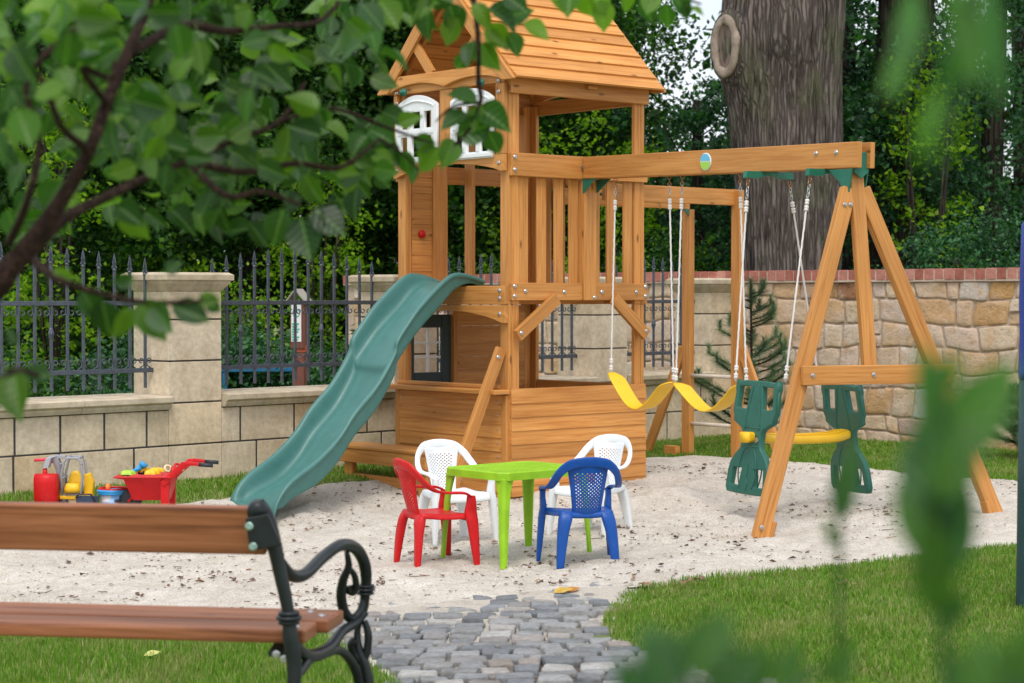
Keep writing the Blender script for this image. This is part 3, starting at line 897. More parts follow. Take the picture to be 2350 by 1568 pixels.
m = MB(); box(m, -.022, -.001, 0, .054, -.12, .66); m.build('corner_trim', wm, ps, bevel=.003); m = MB(); box(m, -.022, -.001, TD - .044, TD + .01, -.12, .66); m.build('corner_trim', wm, ps, bevel=.003)
m = MB(); box(m, TW - .03, TW - .002, .10, TD - .1, .60, .70); m.build('inner_rail', wm, ps, bevel=.003)
# counter shelf on slide side
m = MB(); box(m, -.15, .0, -.02, TD + .05, .668, .70); m.build('counter_shelf', wm, ps, bevel=.006)
m = MB(); box(m, -.03, .06, .08, TD - .02, .702, .728); m.build('counter_ledge', wm, ps, bevel=.005)
# siding nails
for k in range(7):
    z = .61 - k * .097
    for v in (.09, TD * .38, TD * .63, TD - .09): bolt((-.0235, v, z), (-1, 0, 0)) if v in (.09,) or k % 2 == 0 else None
# deck bands
def bar(name, *b, bev=.004): m = MB(); box(m, *b); return m.build(name, wm, ps, bevel=bev)
bar('deck_band', .005, .678, -.034, -.001, 1.33, 1.455)
bar('deck_band', .802, TW, -.034, -.001, 1.33, 1.455)
bar('deck_band', -.034, -.001, -.0, TD, 1.30, 1.434)
bar('deck_band', 0, TW, TD + .001, TD + .034, 1.30, 1.434)
bar('deck_band', TW + .001, TW + .034, 0, TD, 1.30, 1.434)
def archboard(name, v0, v1, z0, z1, arch, n=14, u=-.036, t=.034, top=None):
    poly = [(v0, z1), (v0, z0), (v0 + .03, z0)]
    for k in range(n + 1):
        s = k / n; poly.append((v0 + .03 + (v1 - v0 - .06) * s, z0 + arch * sin(pi * s) ** .8))
    poly += [(v1 - .03, z0), (v1, z0), (v1, z1)]
    m = MB(); prism(m, poly, (u, 0, 0), (0, 1, 0), (0, 0, 1), (1, 0, 0), t)
    return m.build(name, wm, ps, bevel=.003)
archboard('arched_board', 0, TD, 1.17, 1.297, .085)
for z in (1.40, 1.345, 1.235): bolt((-.036, .055, z), (-1, 0, 0))
# middle post and braces on the swing side
bar('middle_post', .68, .80, -.052, -.001, 1.33, 2.206)
bar('middle_post', .685, .795, .0, .034, 1.33, 2.2)
m = MB(); board(m, (.035, -.054, 1.08), (.41, -.054, 1.345), .09, .036, (0, 0, 1)); m.build('knee_brace', wm, ps, bevel=.004)
m = MB(); board(m, (TW - .03, -.054, 1.07), (.97, -.054, 1.345), .09, .036, (0, 0, 1)); m.build('knee_brace', wm, ps, bevel=.004)
bolt((.06, -.073, 1.10), (0, -1, 0)); bolt((TW - .045, -.073, 1.10), (0, -1, 0))
for u, z in ((.13, 1.395), (.03, 1.43), (.03, 1.36), (.5, 1.39), (.78, 1.35), (.87, 1.39), (1.22, 1.39), (1.315, 1.43), (1.315, 1.36)):
    bolt((u, -.036 if abs(u - .78) > .01 else -.054, z), (0, -1, 0))
# slats
for x in (1202, 1244, 1283, 1317, 1367, 1403, 1441):
    r = (x - 1175) / F; u = (.025 + r * 14.04) / (.76 - .649 * r)
    bar('slat', u - .043, u + .043, .002, .02, 1.42, 2.28)
for v in (.2, .38, .56, .74, .92, 1.08): 
    if v > .9: m = MB(); box(m, TW - .02, TW - .002, v - .04, v + .04, 1.42, 2.28); m.build('slat', wm, ps, bevel=.003)
# upper rails
bar('upper_rail', .0, TW, -.036, -.002, 2.208, 2.371)
bar('upper_rail', TW + .001, TW + .03, 0, TD, 2.22, 2.35)
bar('upper_rail', 0, TW, TD + .001, TD + .03, 2.22, 2.35)
bolt((.03, -.038, 2.34), (0, -1, 0)); bolt((.03, -.038, 2.25), (0, -1, 0))
# eave boards
bar('eave_board', -.01, TW + .01, -.04, -.002, 2.79, 2.925)
bar('eave_board', -.01, TW + .01, TD + .002, TD + .04, 2.79, 2.925)
bar('eave_board', TW + .001, TW + .034, 0, TD, 2.79, 2.90)
bar('inner_post', .62, .655, TD - .12, TD - .03, 1.43, 2.80)
m = MB(); box(m, .70, .79, -.07, -.06, 2.86, 2.884); m.build('hook_plate', wm, ps)

# roof ------------------------------------------------------------
OU, OV = .055, .135; APV = TD / 2; ZE = 2.885; ZA = ZE + (APV + OV) * 1.02
sl = V((0, APV + OV, ZA - ZE)); sL = sl.length; sl.normalize()
def roof_side(sg):
    m = MB(); nb = 9; h = sL / nb
    nrm = V((0, -(sl.z), sl.y)) if sg > 0 else V((0, sl.z, sl.y))
    d = sl if sg > 0 else V((0, -sl.y, sl.z))
    v0 = -OV if sg > 0 else TD + OV
    for k in range(nb):
        a = V((-OU, v0, ZE)) + d * (h * k); 
        p = [(-.006, .008 + .014), (-.006, .008), (h + .002, -.004 + .0), (h + .002, .006)]
        poly = [(-.012, .012), (-.012, .028), (h + .004, .012), (h + .004, -.002)]
        s = len(m.v); prism(m, poly, a, d, nrm, (1, 0, 0), TW + 2 * OU)
        ou = R.uniform(0, 50)
        for q in range(len(m.f) - 6, len(m.f)):
            m.uv[q] = [(m.v[i].x + ou, (m.v[i] - a).dot(d) + (m.v[i] - a).dot(nrm) + ou * .3) for i in m.f[q]]
    return m.build('roof_slope', M['wood_roof'], ps)
rp = roof_side(1); roof_side(-1)
# bargeboards and gable parts, both ends
def gable(u0, out):
    for sg in (1, -1):
        d = V((0, sl.y * sg, sl.z)); st = V((u0, -OV - .005 if sg > 0 else TD + OV + .005, ZE - .012))
        m = MB(); L = sL
        n = V((0, -sl.z * sg, sl.y))
        poly = [(0, .0), (.0, .012), (L, .012), (L - .09, -.085), (.088, -.085)]
        prism(m, poly, st, d, n, (out, 0, 0), .03)
        m.build('bargeboard', wm, ps, bevel=.003)
gable(-OU - .001, -1); gable(TW + OU + .001, 1)
# gable beam with double arch underneath
def gbeam(u):
    poly = [(-.06, ZE + .015), (-.085, ZE - .012)]
    for k in range(25):
        s = k / 24; v = -.02 + (TD + .04) * s
        poly.append((v, ZE - .005 + .05 * abs(sin(2 * pi * s)) ** .8 * 1.0))
    poly += [(TD + .085, ZE - .012), (TD + .06, ZE + .015), (TD + .005, ZE + .11), (-.005, ZE + .11)]
    m = MB(); prism(m, poly, (u, 0, 0), (0, 1, 0), (0, 0, 1), (1, 0, 0), .034); m.build('gable_beam', wm, ps, bevel=.003)
gbeam(-.074); gbeam(TW + .04)
for sg in (-1, 1):
    m = MB(); c = APV
    board(m, (-.05, c + sg * .16, ZE + .10), (-.05, c + sg * .36, ZE + .33), .075, .03, (0, 1, 0)); m.build('gable_brace', wm, ps, bevel=.003)
m = MB(); box(m, -.04, TW + .04, APV - .018, APV + .018, ZA - .12, ZA - .03); m.build('ridge_beam', wm, ps)
m = MB()
for u in (.02, TW / 2, TW - .02):
    for sg in (1, -1):
        a = V((u, .0 if sg > 0 else TD, ZE + .08)); b = V((u, APV - .02 * sg, ZA - .06)); board(m, a, b, .07, .03, (0, 0, 1))
m.build('rafter', wm, ps)
# window front ------------------------------------------------------
archboard('arched_board', 0, TD, 2.243, 2.36, .075, u=-.046, t=.034)
for a, b in ((.0, .094), (.585, .728), (1.242, TD)): m = MB(); box(m, -.04, -.006, a, b, 2.362, 2.862); m.build('window_panel', wm, ps, bevel=.003)
m = MB(); poly = [(0.0, 2.925), (0, 2.862), (.098, 2.862)]
m = MB(); box(m, -.038, -.008, .002, TD - .002, 2.866, 2.97); m.build('window_header', wm, ps)
def window(v0, v1):
    """white plastic arched window"""
    e = empty('shutter_window', (-.05, 0, 0), 0); e.parent = ps
    z0, z1 = 2.345, 2.835; c = (v0 + v1) / 2; w = (v1 - v0) / 2
    def arch(wd, base, rise, n=16, zb=None):
        P = [(c - wd, zb), (c + wd, zb)]
        for k in range(n + 1):
            s = 1 - 2 * k / n; P.append((c + wd * s, base + rise * (1 - s * s)))
        return P
    sp = [arch(w, 2.765, .075, zb=z0)]
    # openings: 2 rows, 3 columns
    cols = [(-.185, -.098), (-.055, .055), (.098, .185)]
    for a, b in cols:
        for z2, z3 in ((2.385, 2.545), (2.595, 2.725)):
            sp.append([(c + a, z2), (c + b, z2), (c + b, z3), (c + a, z3)])
    me = curve_mesh('window_frame', sp, .008, .004); me.materials.append(M['white'])
    me.transform(Matrix(((0, 0, -1, -.0), (1, 0, 0, 0), (0, 1, 0, 0), (0, 0, 0, 1))) )
    link('window_frame', me, e, False)
    m = MB()
    P = [(0, c - w + .03, 2.748), (0, c - w + .07, 2.77), (0, c, 2.80), (0, c + w - .07, 2.77), (0, c + w - .03, 2.748)]
    tube(m, [(-.014, p[1], p[2]) for p in crom(P, 5)], .008, 6)
    for s in (-1, 1):
        box(m, -.022, -.010, c + s * .077 - .016, c + s * .077 + .016, 2.39, 2.74)
        box(m, -.020, -.010, c + s * (w - .02) - .014, c + s * (w - .02) + .014, 2.36, 2.77)
    box(m, -.03, -.010, c - w - .004, c + w + .004, 2.349, 2.377)
    box(m, -.019, -.010, c - w + .02, c + w - .02, 2.555, 2.583)
    m.build('window_muntin', M['white'], e, bevel=.003)
    return e
window(.104, .577); window(.738, 1.232)
for v, col in ((.20, 0), (1.10, 0)):
    m = MB(); lathe(m, (-.078, v, 2.872), [(.03, 0), (.03, .012), (.012, .02), (.02, .035)], 14, (-1, 0, 0)); m.build('green_knob', M['bracket'], ps, smooth=True)
for v in (.05, TD - .05):
    for z in (2.80, 2.30, 2.878): bolt((-.048, v, z), (-1, 0, 0))

# rear wall, v = TD ------------------------------------------------
def planks(u0, u1, z0, z1, h=.118, v=TD - .004):
    m = MB(); z = z0
    while z < z1 - .02:
        b = min(z + h, z1); box(m, u0, u1, v - .03, v - .01, z + .0008, b - .0008); z = b
    m.build('climbing_boards', wm, ps, bevel=.002)
planks(.105, .30, 1.43, 2.35)
planks(.53, TW - .1, -.05, 1.29)
bar('inner_post', .30, .44, TD - .05, TD - .004, 1.43, 2.80)
bar('inner_post', .49, .53, TD - .06, TD - .004, -.1, 1.30)
m = MB(); box(m, TW - .22, TW - .101, TD - .035, TD, 1.44, 2.79); m.build('climbing_boards', wm, ps)
m = MB(); lathe(m, (.19, TD - .04, 1.83), [(.03, 0), (.032, .015), (.02, .03)], 10, (0, -1, 0)); m.build('climbing_grip', M['red'], ps, smooth=True)
# green door
d = MB(); u0, u1 = .06, .485
box(d, u0, u0 + .07, TD - .03, TD - .004, -.05, 1.22); box(d, u1 - .09, u1, TD - .03, TD - .004, -.05, 1.22)
box(d, u0 + .072, u1 - .092, TD - .03, TD - .004, -.05, .78); box(d, u0 + .072, u1 - .092, TD - .03, TD - .004, 1.12, 1.22)
dr = d.build('door', M['door'], ps, bevel=.004)
m = MB(); c = (u0 + u1) / 2
box(m, c - .012, c + .008, TD - .024, TD - .01, .782, 1.118)
for z in (.89, 1.0): box(m, u0 + .074, u1 - .094, TD - .021, TD - .012, z, z + .014)
m.build('door_muntin', M['white'], dr)

# outrigger brace, side bench -------------------------------------
gz = gl(-.55, .02)
m = MB(); board(m, (-.03, .045, .99), (-.55, .045, gz - .05), .085, .034, (0, 0, 1)); m.build('outrigger_brace', wm, ps, bevel=.004)
bolt((-.07, .026, .93), (0, -1, 0))
bz = .262
m = MB(); box(m, -.46, -.20, .36, 1.47, bz - .03, bz); m.build('bench_seat', wm, ps, bevel=.008)
m = MB(); box(m, -.45, -.42, .38, 1.45, bz - .13, bz - .031); box(m, -.45, -.21, 1.42, 1.445, bz - .128, bz - .033); m.build('bench_apron', wm, ps, bevel=.004)
for v in (1.36, .46):
    m = MB(); z = gl(-.4, v) - .05; box(m, -.415, -.38, v - .045, v + .045, z, bz - .032); box(m, -.379, -.33, v + .0, v + .03, z, bz - .032); m.build('bench_leg', wm, ps, bevel=.004)
m = MB(); box(m, -.40, -.36, .5, 1.31, gl(-.4, .9) - .03, gl(-.4, .9) + .045); m.build('ground_board', wm, ps, bevel=.004)

# slide -------------------------------------------------------------
rim = [(1062, 629.5), (1026, 635.5), (966, 695.5), (930, 745), (908, 781), (901, 812), (862, 883), (810, 947), (774, 1003), (726, 1055), (662, 1106), (632, 1150), (622, 1190)]
V0, SLP = .43, -.105
prof = []
for x, y in rim:
    r = (x - 1175) / F
    # point at u=-t, v=V0+SLP*t
    a = -.025 - .649 * V0; b = 14.04 + .76 * V0
    ax = -.76 - .649 * SLP; bx = -.649 + .76 * SLP
    t = (r * b - a) / (ax - r * bx); Yw = b + bx * t
    z = W(x, y, Yw).z
    prof.append((t, z))
prof = [(-.13, prof[0][1] - .045)] + prof
print('slide', [(round(a, 2), round(b, 2)) for a, b in prof])
gend = gl(-1.75, .4)
pp = crom(prof, 7)
dep = lambda t: .05 + .125 * sstep(-.05, .35, t) - .05 * sstep(1.35, 1.8, t)
SW = .50
m = MB(); N = len(pp)
cross = []
for k, (t, z) in enumerate(pp):
    d = dep(t); bz_ = max(z - d, gl(-t, .5) + .035) if t > 0 else z - d
    bz_ = min(bz_, z - .02)
    vv = V0 + SLP * t
    # tangent tilt
    t0, z0 = pp[max(0, k - 1)]; t1, z1 = pp[min(N - 1, k + 1)]
    dd_ = (z - bz_); sec = [(-.004, z - dd_ * .98), (-.008, z - dd_ * .8), (-.014, z - dd_ * .3), (-.02, z - .028), (-.03, z - .016), (-.026, z + .0), (-.008, z + .004), (.006, z - .010), (.014, z - dd_ * .35), (.026, z - dd_ * .75), (.048, bz_ + .014), (.075, bz_ + .002), (.10, bz_ + .010), (.125, bz_ + .002), (.16, bz_)]
    full = sec + [(SW / 2, bz_)] + [(SW - a, b) for a, b in sec[::-1]]
    nseg = len(full)
    for a, b in full: m.v.append(V((-t, vv + a, b)))
for k in range(N - 1):
    for i in range(nseg - 1):
        a = k * nseg + i
        m.face([a, a + 1, a + nseg + 1, a + nseg], [(0, 0)] * 4)
sld = m.build('slide', M['slide'], ps, smooth=True, solid=.012, subsurf=1)

# swing beam and end frame ------------------------------------------
fn, ff = G(1740, 1225), G(2290, 1175)
mid = (fn + ff) / 2
lo, hi = -.5, 1.0
for _ in range(40):
    t = (lo + hi) / 2; q = mid + VD * t
    if PX((q.x, q.y, 2.1)) > 1962: lo = t
    else: hi = t
apex = mid + VD * lo
zt = W(1962, 328.4, apex.y).z
print('feet', fn, ff, 'apex', apex, zt, 'local', LC(apex))
A2 = LC(apex); ua, va = A2.x, A2.y
bd = V((ua - .74, va + .05, 0)).normalized(); bn = V((-bd.y, bd.x, 0))   # beam dir (towards camera), normal
S0 = V((.74, -.055, 2.368)); ext = .10
S1 = V((ua, va, zt)) + V((bd.x, bd.y, 0)) * ext
bu = (S1 - S0).normalized(); BH = .157
for s, nm in ((-1, 0), (1, 1)):
    m = MB(); o = bn * (-.052 * s)
    # s=-1 side is nearer the left of picture
    board(m, S0 + o - V((0, 0, BH / 2)), S1 + o - V((0, 0, BH / 2)), BH, .036, (0, 0, 1)); m.build('swing_beam', wm, ps, bevel=.004)
m = MB()
for q in (.3, .55, .8): 
    c = S0.lerp(S1, q) - V((0, 0, BH / 2)); board(m, c - bu * .06, c + bu * .06, BH - .02, .064, (0, 0, 1))
m.build('beam_spacer', wm, ps)
leftn = bn if bn.x < 0 else -bn
def beam_pt(px):
    lo, hi = 0, 1
    for _ in range(40):
        t = (lo + hi) / 2; q = S0.lerp(S1, t); w = WC(*q)
        if PX(w) < px: lo = t
        else: hi = t
    return S0.lerp(S1, lo)
for px, dz in ((1339, .08), (1364, .08), (1951, .06), (1905, .06)):
    bolt(beam_pt(px - 12) + leftn * .071 - V((0, 0, dz)), leftn)
c = beam_pt(1640) + leftn * .071 - V((0, 0, .078))
m = MB(); up = V((0, 0, 1)); 
sweep(m, [c, c + leftn * .006, c + leftn * .008], [bu * .058, bu * .058, bu * .052], [up * .058, up * .058, up * .052], 28); bdg = m.build('badge', M['white'], ps)
# badge face: two coloured halves with a pale stripe
def halfdisc(z0, z1, R1, off):
    P = []
    n = 14
    for k in range(n + 1):
        z = z0 + (z1 - z0) * k / n; P.append((sqrt(max(0, R1 * R1 - z * z)), z))
    return [(x, z) for x, z in P] + [(-x, z) for x, z in P[::-1]]
def mat_flat(n, col):
    mm, nt, b, N = nodes(n); b.inputs['Base Color'].default_value = c4(col); b.inputs['Roughness'].default_value = .4; return mm
M['badge_blue'] = mat_flat('badge_blue', (.12, .48, .72)); M['badge_green'] = mat_flat('badge_green', (.33, .62, .07))
for z0, z1, mt in ((.006, .052, 'badge_blue'), (-.052, -.002, 'badge_green')):
    m = MB(); prism(m, halfdisc(z0, z1, .0535, 0), c + leftn * .0085, bu, up, leftn, .002); m.build('badge_face', M[mt], bdg)

# end A-frame: legs
top = V((ua, va, zt - BH - .02))
fnL, ffL = LC(fn), LC(ff)
ax = (ffL - fnL); ax.z = 0; ax.normalize()
lean = (V((ua, va, 0)) - (fnL + ffL) / 2); lean.z = 0
out = bd.copy()
def leg_at(f, s, name='swing_leg'):
    m = MB(); topc = top + ax * (.045 * s) - V((0, 0, -.02))
    board(m, f - V((0, 0, .06)), topc - V((0, 0, .12)), .092, .062, ax); return m.build(name, wm, ps, bevel=.005)
leg_at(fnL, -1); leg_at(ffL, 1)
crz = .0
# crossbar height from picture
def on_leg(f, s, z):
    topc = top + ax * (.045 * s) - V((0, 0, .10)); k = (z - f.z) / (topc.z - f.z); return f + (topc - f) * k
zc = W(1850, 858, apex.y).z + .0
ca, cb = on_leg(fnL, -1, zc), on_leg(ffL, 1, zc)
e = (cb - ca).normalized()
fr = out * .05
m = MB(); board(m, ca - e * .02 + fr, cb + e * .05 + fr, .115, .034, (0, 0, 1)); m.build('crossbar', wm, ps, bevel=.004)
mc = (ca + cb) / 2
for q in (.04, .47, .95): bolt(ca.lerp(cb, q) + fr + out * .018, out)
m = MB(); board(m, V((mc.x, mc.y, mc.z - .05)), top + V((0, 0, .02)), .088, .045, ax); m.build('centre_leg', wm, ps, bevel=.004)
hp = on_leg(fnL, -1, top.z - .2) 
for s in (-.02, .02): bolt(hp + out * .034 + ax * s, out)
# ground stakes
for f, s in ((fnL, 1), (ffL, -1)):
    m = MB(); a = f + ax * (.045 * s) + V((0, 0, -.1)); board(m, a, a + ax * (.05 * s) + V((0, 0, .17)), .06, .03, out); m.build('ground_stake', wm, ps, bevel=.004)
bolt(fnL + V((0, 0, .04)) + out * .034, out)
# green bracket plates
def plate(name, pts, o, a, b, c, t): m = MB(); prism(m, pts, o, a, b, c, t); return m.build(name, M['bracket'], ps, bevel=.002)
bb = S1 - V((0, 0, BH)) - bu * .10
po = V((ua, va, S1.z - BH - .002))
plate('leg_bracket', [(-.16, 0), (.05, 0), (.02, -.14), (0, -.165), (-.03, -.15), (-.06, -.08)], po + leftn * .058, bd, up, leftn, .012)
plate('leg_bracket', [(-.16, 0), (.05, 0), (.02, -.14), (0, -.165), (-.03, -.15)], po - leftn * .07, bd, up, leftn, .012)
plate('leg_bracket', [(-.05, .1), (.05, .1), (.05, -.02), (0, -.06), (-.05, -.02)], po + bd * .052, ax, up, bd, .006)
bolt(po + leftn * .072 - V((0, 0, .14)), leftn)
gp = beam_pt(1352) - V((0, 0, BH + .001))
plate('beam_bracket', [(-.0, 0), (.18, 0), (.02, -.11), (0, -.10)], gp + leftn * .055 - bd * .03, bd, up, leftn, .008)
plate('beam_bracket', [(-.0, 0), (.2, 0), (.02, -.10), (0, -.09)], gp - leftn * .065 - bd * .03, bd, up, leftn, .008)

# monkey bar frame ---------------------------------------------------
mu = 2.80; vA, vB = .98, .42
for v in (vA, vB):
    m = MB(); box(m, mu - .03, mu + .03, v - .045, v + .045, -.15, 2.22 if v == vB else 2.08); m.build('monkey_bar_post', wm, ps, bevel=.004)
bar('monkey_bar_beam', TW, mu + .03, vB + .01, vB + .045, 2.095, 2.225)
bar('monkey_bar_beam', TW, mu + .03, vA + .01, vA + .045, 2.085, 2.215)
for q in range(5):
    u = TW + .25 + q * .29; m = MB(); tube(m, [(u, vB + .02, 2.16), (u, vA + .02, 2.16)], .014, 8); m.build('monkey_bar_rung', M['green'], ps, smooth=True)
M['dowel'] = plastic('pale_dowel', (.62, .55, .45), .5)
for z in (.30, .70):
    zz = z
    m = MB(); tube(m, [(mu, vB + .0, zz), (mu, vA, zz)], .016, 10); m.build('ladder_rung', M['dowel'], ps, smooth=True)
for v, s in ((vA, 1), (vB, -1)):
    m = MB(); board(m, (mu - .0, v + s * .05, .93), (mu - .0, v + s * .50, gl(mu, v + s * .5) - .05), .085, .036, (0, 1, 0)); m.build('ladder_brace', wm, ps, bevel=.004)
plate('post_bracket', [(-.09, 0), (.03, 0), (.03, -.06), (-.02, -.07)], V((mu, vA - .04, 2.083)), V((1, 0, 0)), up, V((0, 1, 0)), .01)
m = MB(); z = gl(mu, vA); box(m, mu - .1, mu - .04, vA + .05, vA + .18, z - .04, z + .06); m.build('ground_stake', wm, ps)

# bolts ---------------------------------------------------------------
bm_ = MB(); lathe(bm_, (0, 0, 0), [(.015, 0), (.0155, .002), (.013, .005), (.009, .0065), (.0088, .011), (.006, .0125)], 10)
b0 = bm_.build('bolt', M['bolt'], ps, smooth=False); bme = b0.data; first = True
for p, n in bolts[:95]:
    if first: o = b0; first = False
    else: o = bpy.data.objects.new('bolt', bme); COL.objects.link(o); o.parent = ps
    o.location = p; o.rotation_mode = 'QUATERNION'; o.rotation_quaternion = V((0, 0, 1)).rotation_difference(n)
    if abs(n.x + 1) < .01 and p.z < .66: o.scale = (.42, .42, .5)

# ================================================================== SWINGS
def rope(parent, a, b, hook=True, low=True):
    """rope from hook point a down to b with chain links and white ferrules"""
    a, b = V(a), V(b); d = (b - a).normalized(); L = (b - a).length
    side = d.cross(V((0, 1, 0))).normalized(); oth = d.cross(side)
    h = MB()
    torus(h, a + d * .012, side, d, .011, .0032, 12, 6); torus(h, a + d * .034, oth, d, .012, .0035, 12, 6); torus(h, a + d * .058, side, d, .012, .0035, 12, 6)
    h.build('hook', M['brass'], parent, smooth=True)
    c = MB(); s = .08
    for k in range(3):
        ss = side if k % 2 else oth; p = a + d * (s + .026 * k)
        ring = [p + ss * (.0085 * cos(q)) + d * (.0175 * sin(q)) for q in [2 * pi * i / 12 for i in range(13)]]
        tube(c, ring, .0028, 5, cap=False)
    c.build('chain', M['bolt'], parent, smooth=True)
    st = a + d * (s + .075); en = b - d * (.005)
    tw = MB(); n = 60; 
    tube(tw, [st.lerp(en, k / n) + side * (.0012 * sin(k * 2.1)) for k in range(n + 1)], .0062, 7)
    tw.build('rope', M['rope'], parent, smooth=True)
    f = MB(); f2 = MB()
    for q in (.02, .06): lathe(f, st + d * q, [(.008, -.018), (.0135, -.016), (.0135, -.004), (.010, 0), (.0135, .004), (.0135, .014), (.008, .016)], 10, d)
    for q in (.03, .08): lathe(f2, en - d * q, [(.008, -.018), (.0135, -.016), (.0135, -.004), (.010, 0), (.0135, .004), (.0135, .014), (.008, .016)], 10, d)
    f.build('ferrule', M['rope'], parent, smooth=True); f2.build('ferrule', M['rope'], parent, smooth=True)
def under(px, off=0):
    q = beam_pt(px); return WC(*(q - V((0, 0, BH)) + V((bn.x, bn.y, 0)) * off))
ubw = UD
def belt_swing(ha, hb, pa, pb, pl, label):
    A_, B_ = under(ha), under(hb)
    a = W(pa[0], pa[1], A_.y); b = W(pb[0], pb[1], B_.y)
    e = empty('belt_swing', (a + b) / 2 - V((0, 0, .2)), 0, label, 'swing', 'yellow belt swings on the wooden beam'); o = e.location.copy()
    rope(e, A_ - o, a - o); rope(e, B_ - o, b - o)
    zl = W(pl[0], pl[1], (a.y + b.y) / 2).z
    dr = (b - a); m = MB(); P = []
    for s, k in ((0, 1), (.1, .86), (.22, .5), (.36, .14), (.5, 0), (.64, .14), (.78, .5), (.9, .86), (1, 1)):
        q = a.lerp(b, .5 + (s - .5) * .985); q.z = zl + (q.z - zl) * k; P.append(tuple(q - o))
    P = [V(p) for p in crom(P, 4)]; n = len(P); A = []; B = []
    hd = V((dr.x, dr.y, 0)).normalized()
    cross = hd.cross(V((0, 0, 1)))
    for k in range(n):
        t = k / (n - 1); w = .03 + .042 * min(1, (min(t, 1 - t)) / .12)
        T = (P[min(n - 1, k + 1)] - P[max(0, k - 1)]).normalized(); A.append(cross * w); B.append(T.cross(cross) * .006)
    sweep(m, P, A, B, 12, .45); m.build('belt_seat', M['yellow'], e, smooth=True)
    return e
belt_swing(1413, 1536, (1402, 856), (1546, 878), (1478, 938), 'yellow belt swing nearest the tower, hanging in front of its right corner')
belt_swing(1566, 1698, (1551, 880), (1713, 880), (1640, 943), 'yellow belt swing hanging between the first belt swing and the green glider')
# loose spare chains at the hooks
# glider --------------------------------------------------------------
q1, q2 = beam_pt(1764), beam_pt(1908)
gd = empty('glider_swing', WC(*((q1 + q2) / 2)) - V((0, 0, 1.75)), PR_, 'green two-seat glider swing with yellow bench at the beam end', 'glider swing')
go = gd.location
def GL(p): d = V(p) - go; return V((d.dot(UD), d.dot(VD), d.z))
HW = .19
for q in (q1, q2):
    c = WC(*(q - V((0, 0, BH + .02)))); m = MB()
    l = GL(c); n2 = V((bn.x, bn.y, 0)) if bn.x > 0 else -V((bn.x, bn.y, 0))
    prism(m, [(-.2, -.024), (-.19, .02), (.19, .02), (.2, -.024), (.09, -.024), (.05, -.008), (-.05, -.008), (-.09, -.024)], l - V((0, .016, 0)), n2, (0, 0, 1), (0, 1, 0), .032); m.build('hanger_bracket', M['bracket'], gd, bevel=.002)
n2 = V((bn.x, bn.y, 0)) if bn.x > 0 else -V((bn.x, bn.y, 0))
def hook(q, s): return WC(*(q - V((0, 0, BH + .035)) + n2 * (.168 * s)))
h1n, h1f, h2n, h2f = hook(q1, -1), hook(q1, 1), hook(q2, -1), hook(q2, 1)
print('hooks', [tuple(round(x) for x in (PX(h), 0)) for h in (h1n, h1f, h2n, h2f)])
# unit attachment points
Yn = h1n.y - .18; Yn2 = h2n.y - .18
nA = W(1688, 876, Yn); nB = W(1802, 878, Yn2)
fA = W(1880, 884, h1f.y + .28); fB = W(1985, 884, h2f.y + .25)
for a, b in ((h1n, nA), (h2n, nB), (h1f, fA), (h2f, fB)): rope(gd, GL(a), GL(b))
def unit(a, b, tilt):
    w = .235
    half = [(0, 0), (.13, -.002), (.185, -.012), (.225, .0), (.232, -.04), (.222, -.07), (.232, -.19), (.215, -.215), (.215, -.245), (.12, -.285), (.10, -.31), (.098, -.385), (.11, -.42), (.155, -.455), (.20, -.505), (.216, -.56), (.224, -.66), (.21, -.685), (.10, -.69), (0, -.69)]
    outer = half + [(-x, y) for x, y in half[::-1][1:-1]]
    handle = rounded([(.058, -.022), (.196, -.026), (.208, -.175), (.082, -.18)], .016)
    foot = rounded([(.058, -.53), (.178, -.53), (.192, -.652), (.07, -.658), (.075, -.60)], .018)
    slot = [(-.05, -.315), (.05, -.315), (.05, -.378), (-.05, -.378)]
    sp = [outer, handle, [(-x, y) for x, y in handle], foot, [(-x, y) for x, y in foot]]
    me = curve_mesh('glider_back', sp, .012, .008); me.materials.append(M['green'])
    c = (GL(a) + GL(b)) / 2; xa = (GL(b) - GL(a)); xa.z = 0; wid = xa.length; xa.normalize()
    nrm = xa.cross(V((0, 0, 1))); ya = (V((0, 0, 1)) - nrm * tilt).normalized(); zc_ = xa.cross(ya)
    sx = 1.0
    Mx = Matrix(((xa.x * sx, ya.x, zc_.x, c.x), (xa.y * sx, ya.y, zc_.y, c.y), (xa.z, ya.z, zc_.z, c.z - .0), (0, 0, 0, 1)))
    me.transform(Mx); o = link('glider_back', me, gd, False)
    # raised ribs
    m = MB()
    pts = [(-.028, -.012), (-.045, -.10), (-.075, -.22), (-.078, -.30)]
    pts2 = [(-.07, -.66), (-.10, -.55), (-.06, -.43), (0, -.405), (.06, -.43), (.10, -.55), (.07, -.66)]
    for P in (pts, [(-x, y) for x, y in pts], pts2, [(0, -.5), (.0, -.56), (-.01, -.6), (.012, -.63), (0, -.67)], [(-.09, -.285), (.09, -.285)], [(-.09, -.40), (.09, -.40)]):
        for sd in (-1, 1):
            tube(m, [Mx @ V((x, y, sd * .0205)) for x, y in (crom(P, 4) if len(P) > 2 else P)], .0045, 6)
    # rim around handles
    for s in (-1, 1):
        P = [Mx @ V((s * x, y, 0)) for x, y in [(.14, -.006), (.225, -.02), (.232, -.19), (.15, -.25)]]
        m2 = MB(); tube(m2, P, .012, 8); m2.build('handle', M['green'], o, smooth=True)
    m.build('rib', M['green'], o, smooth=True)
    return Mx, o
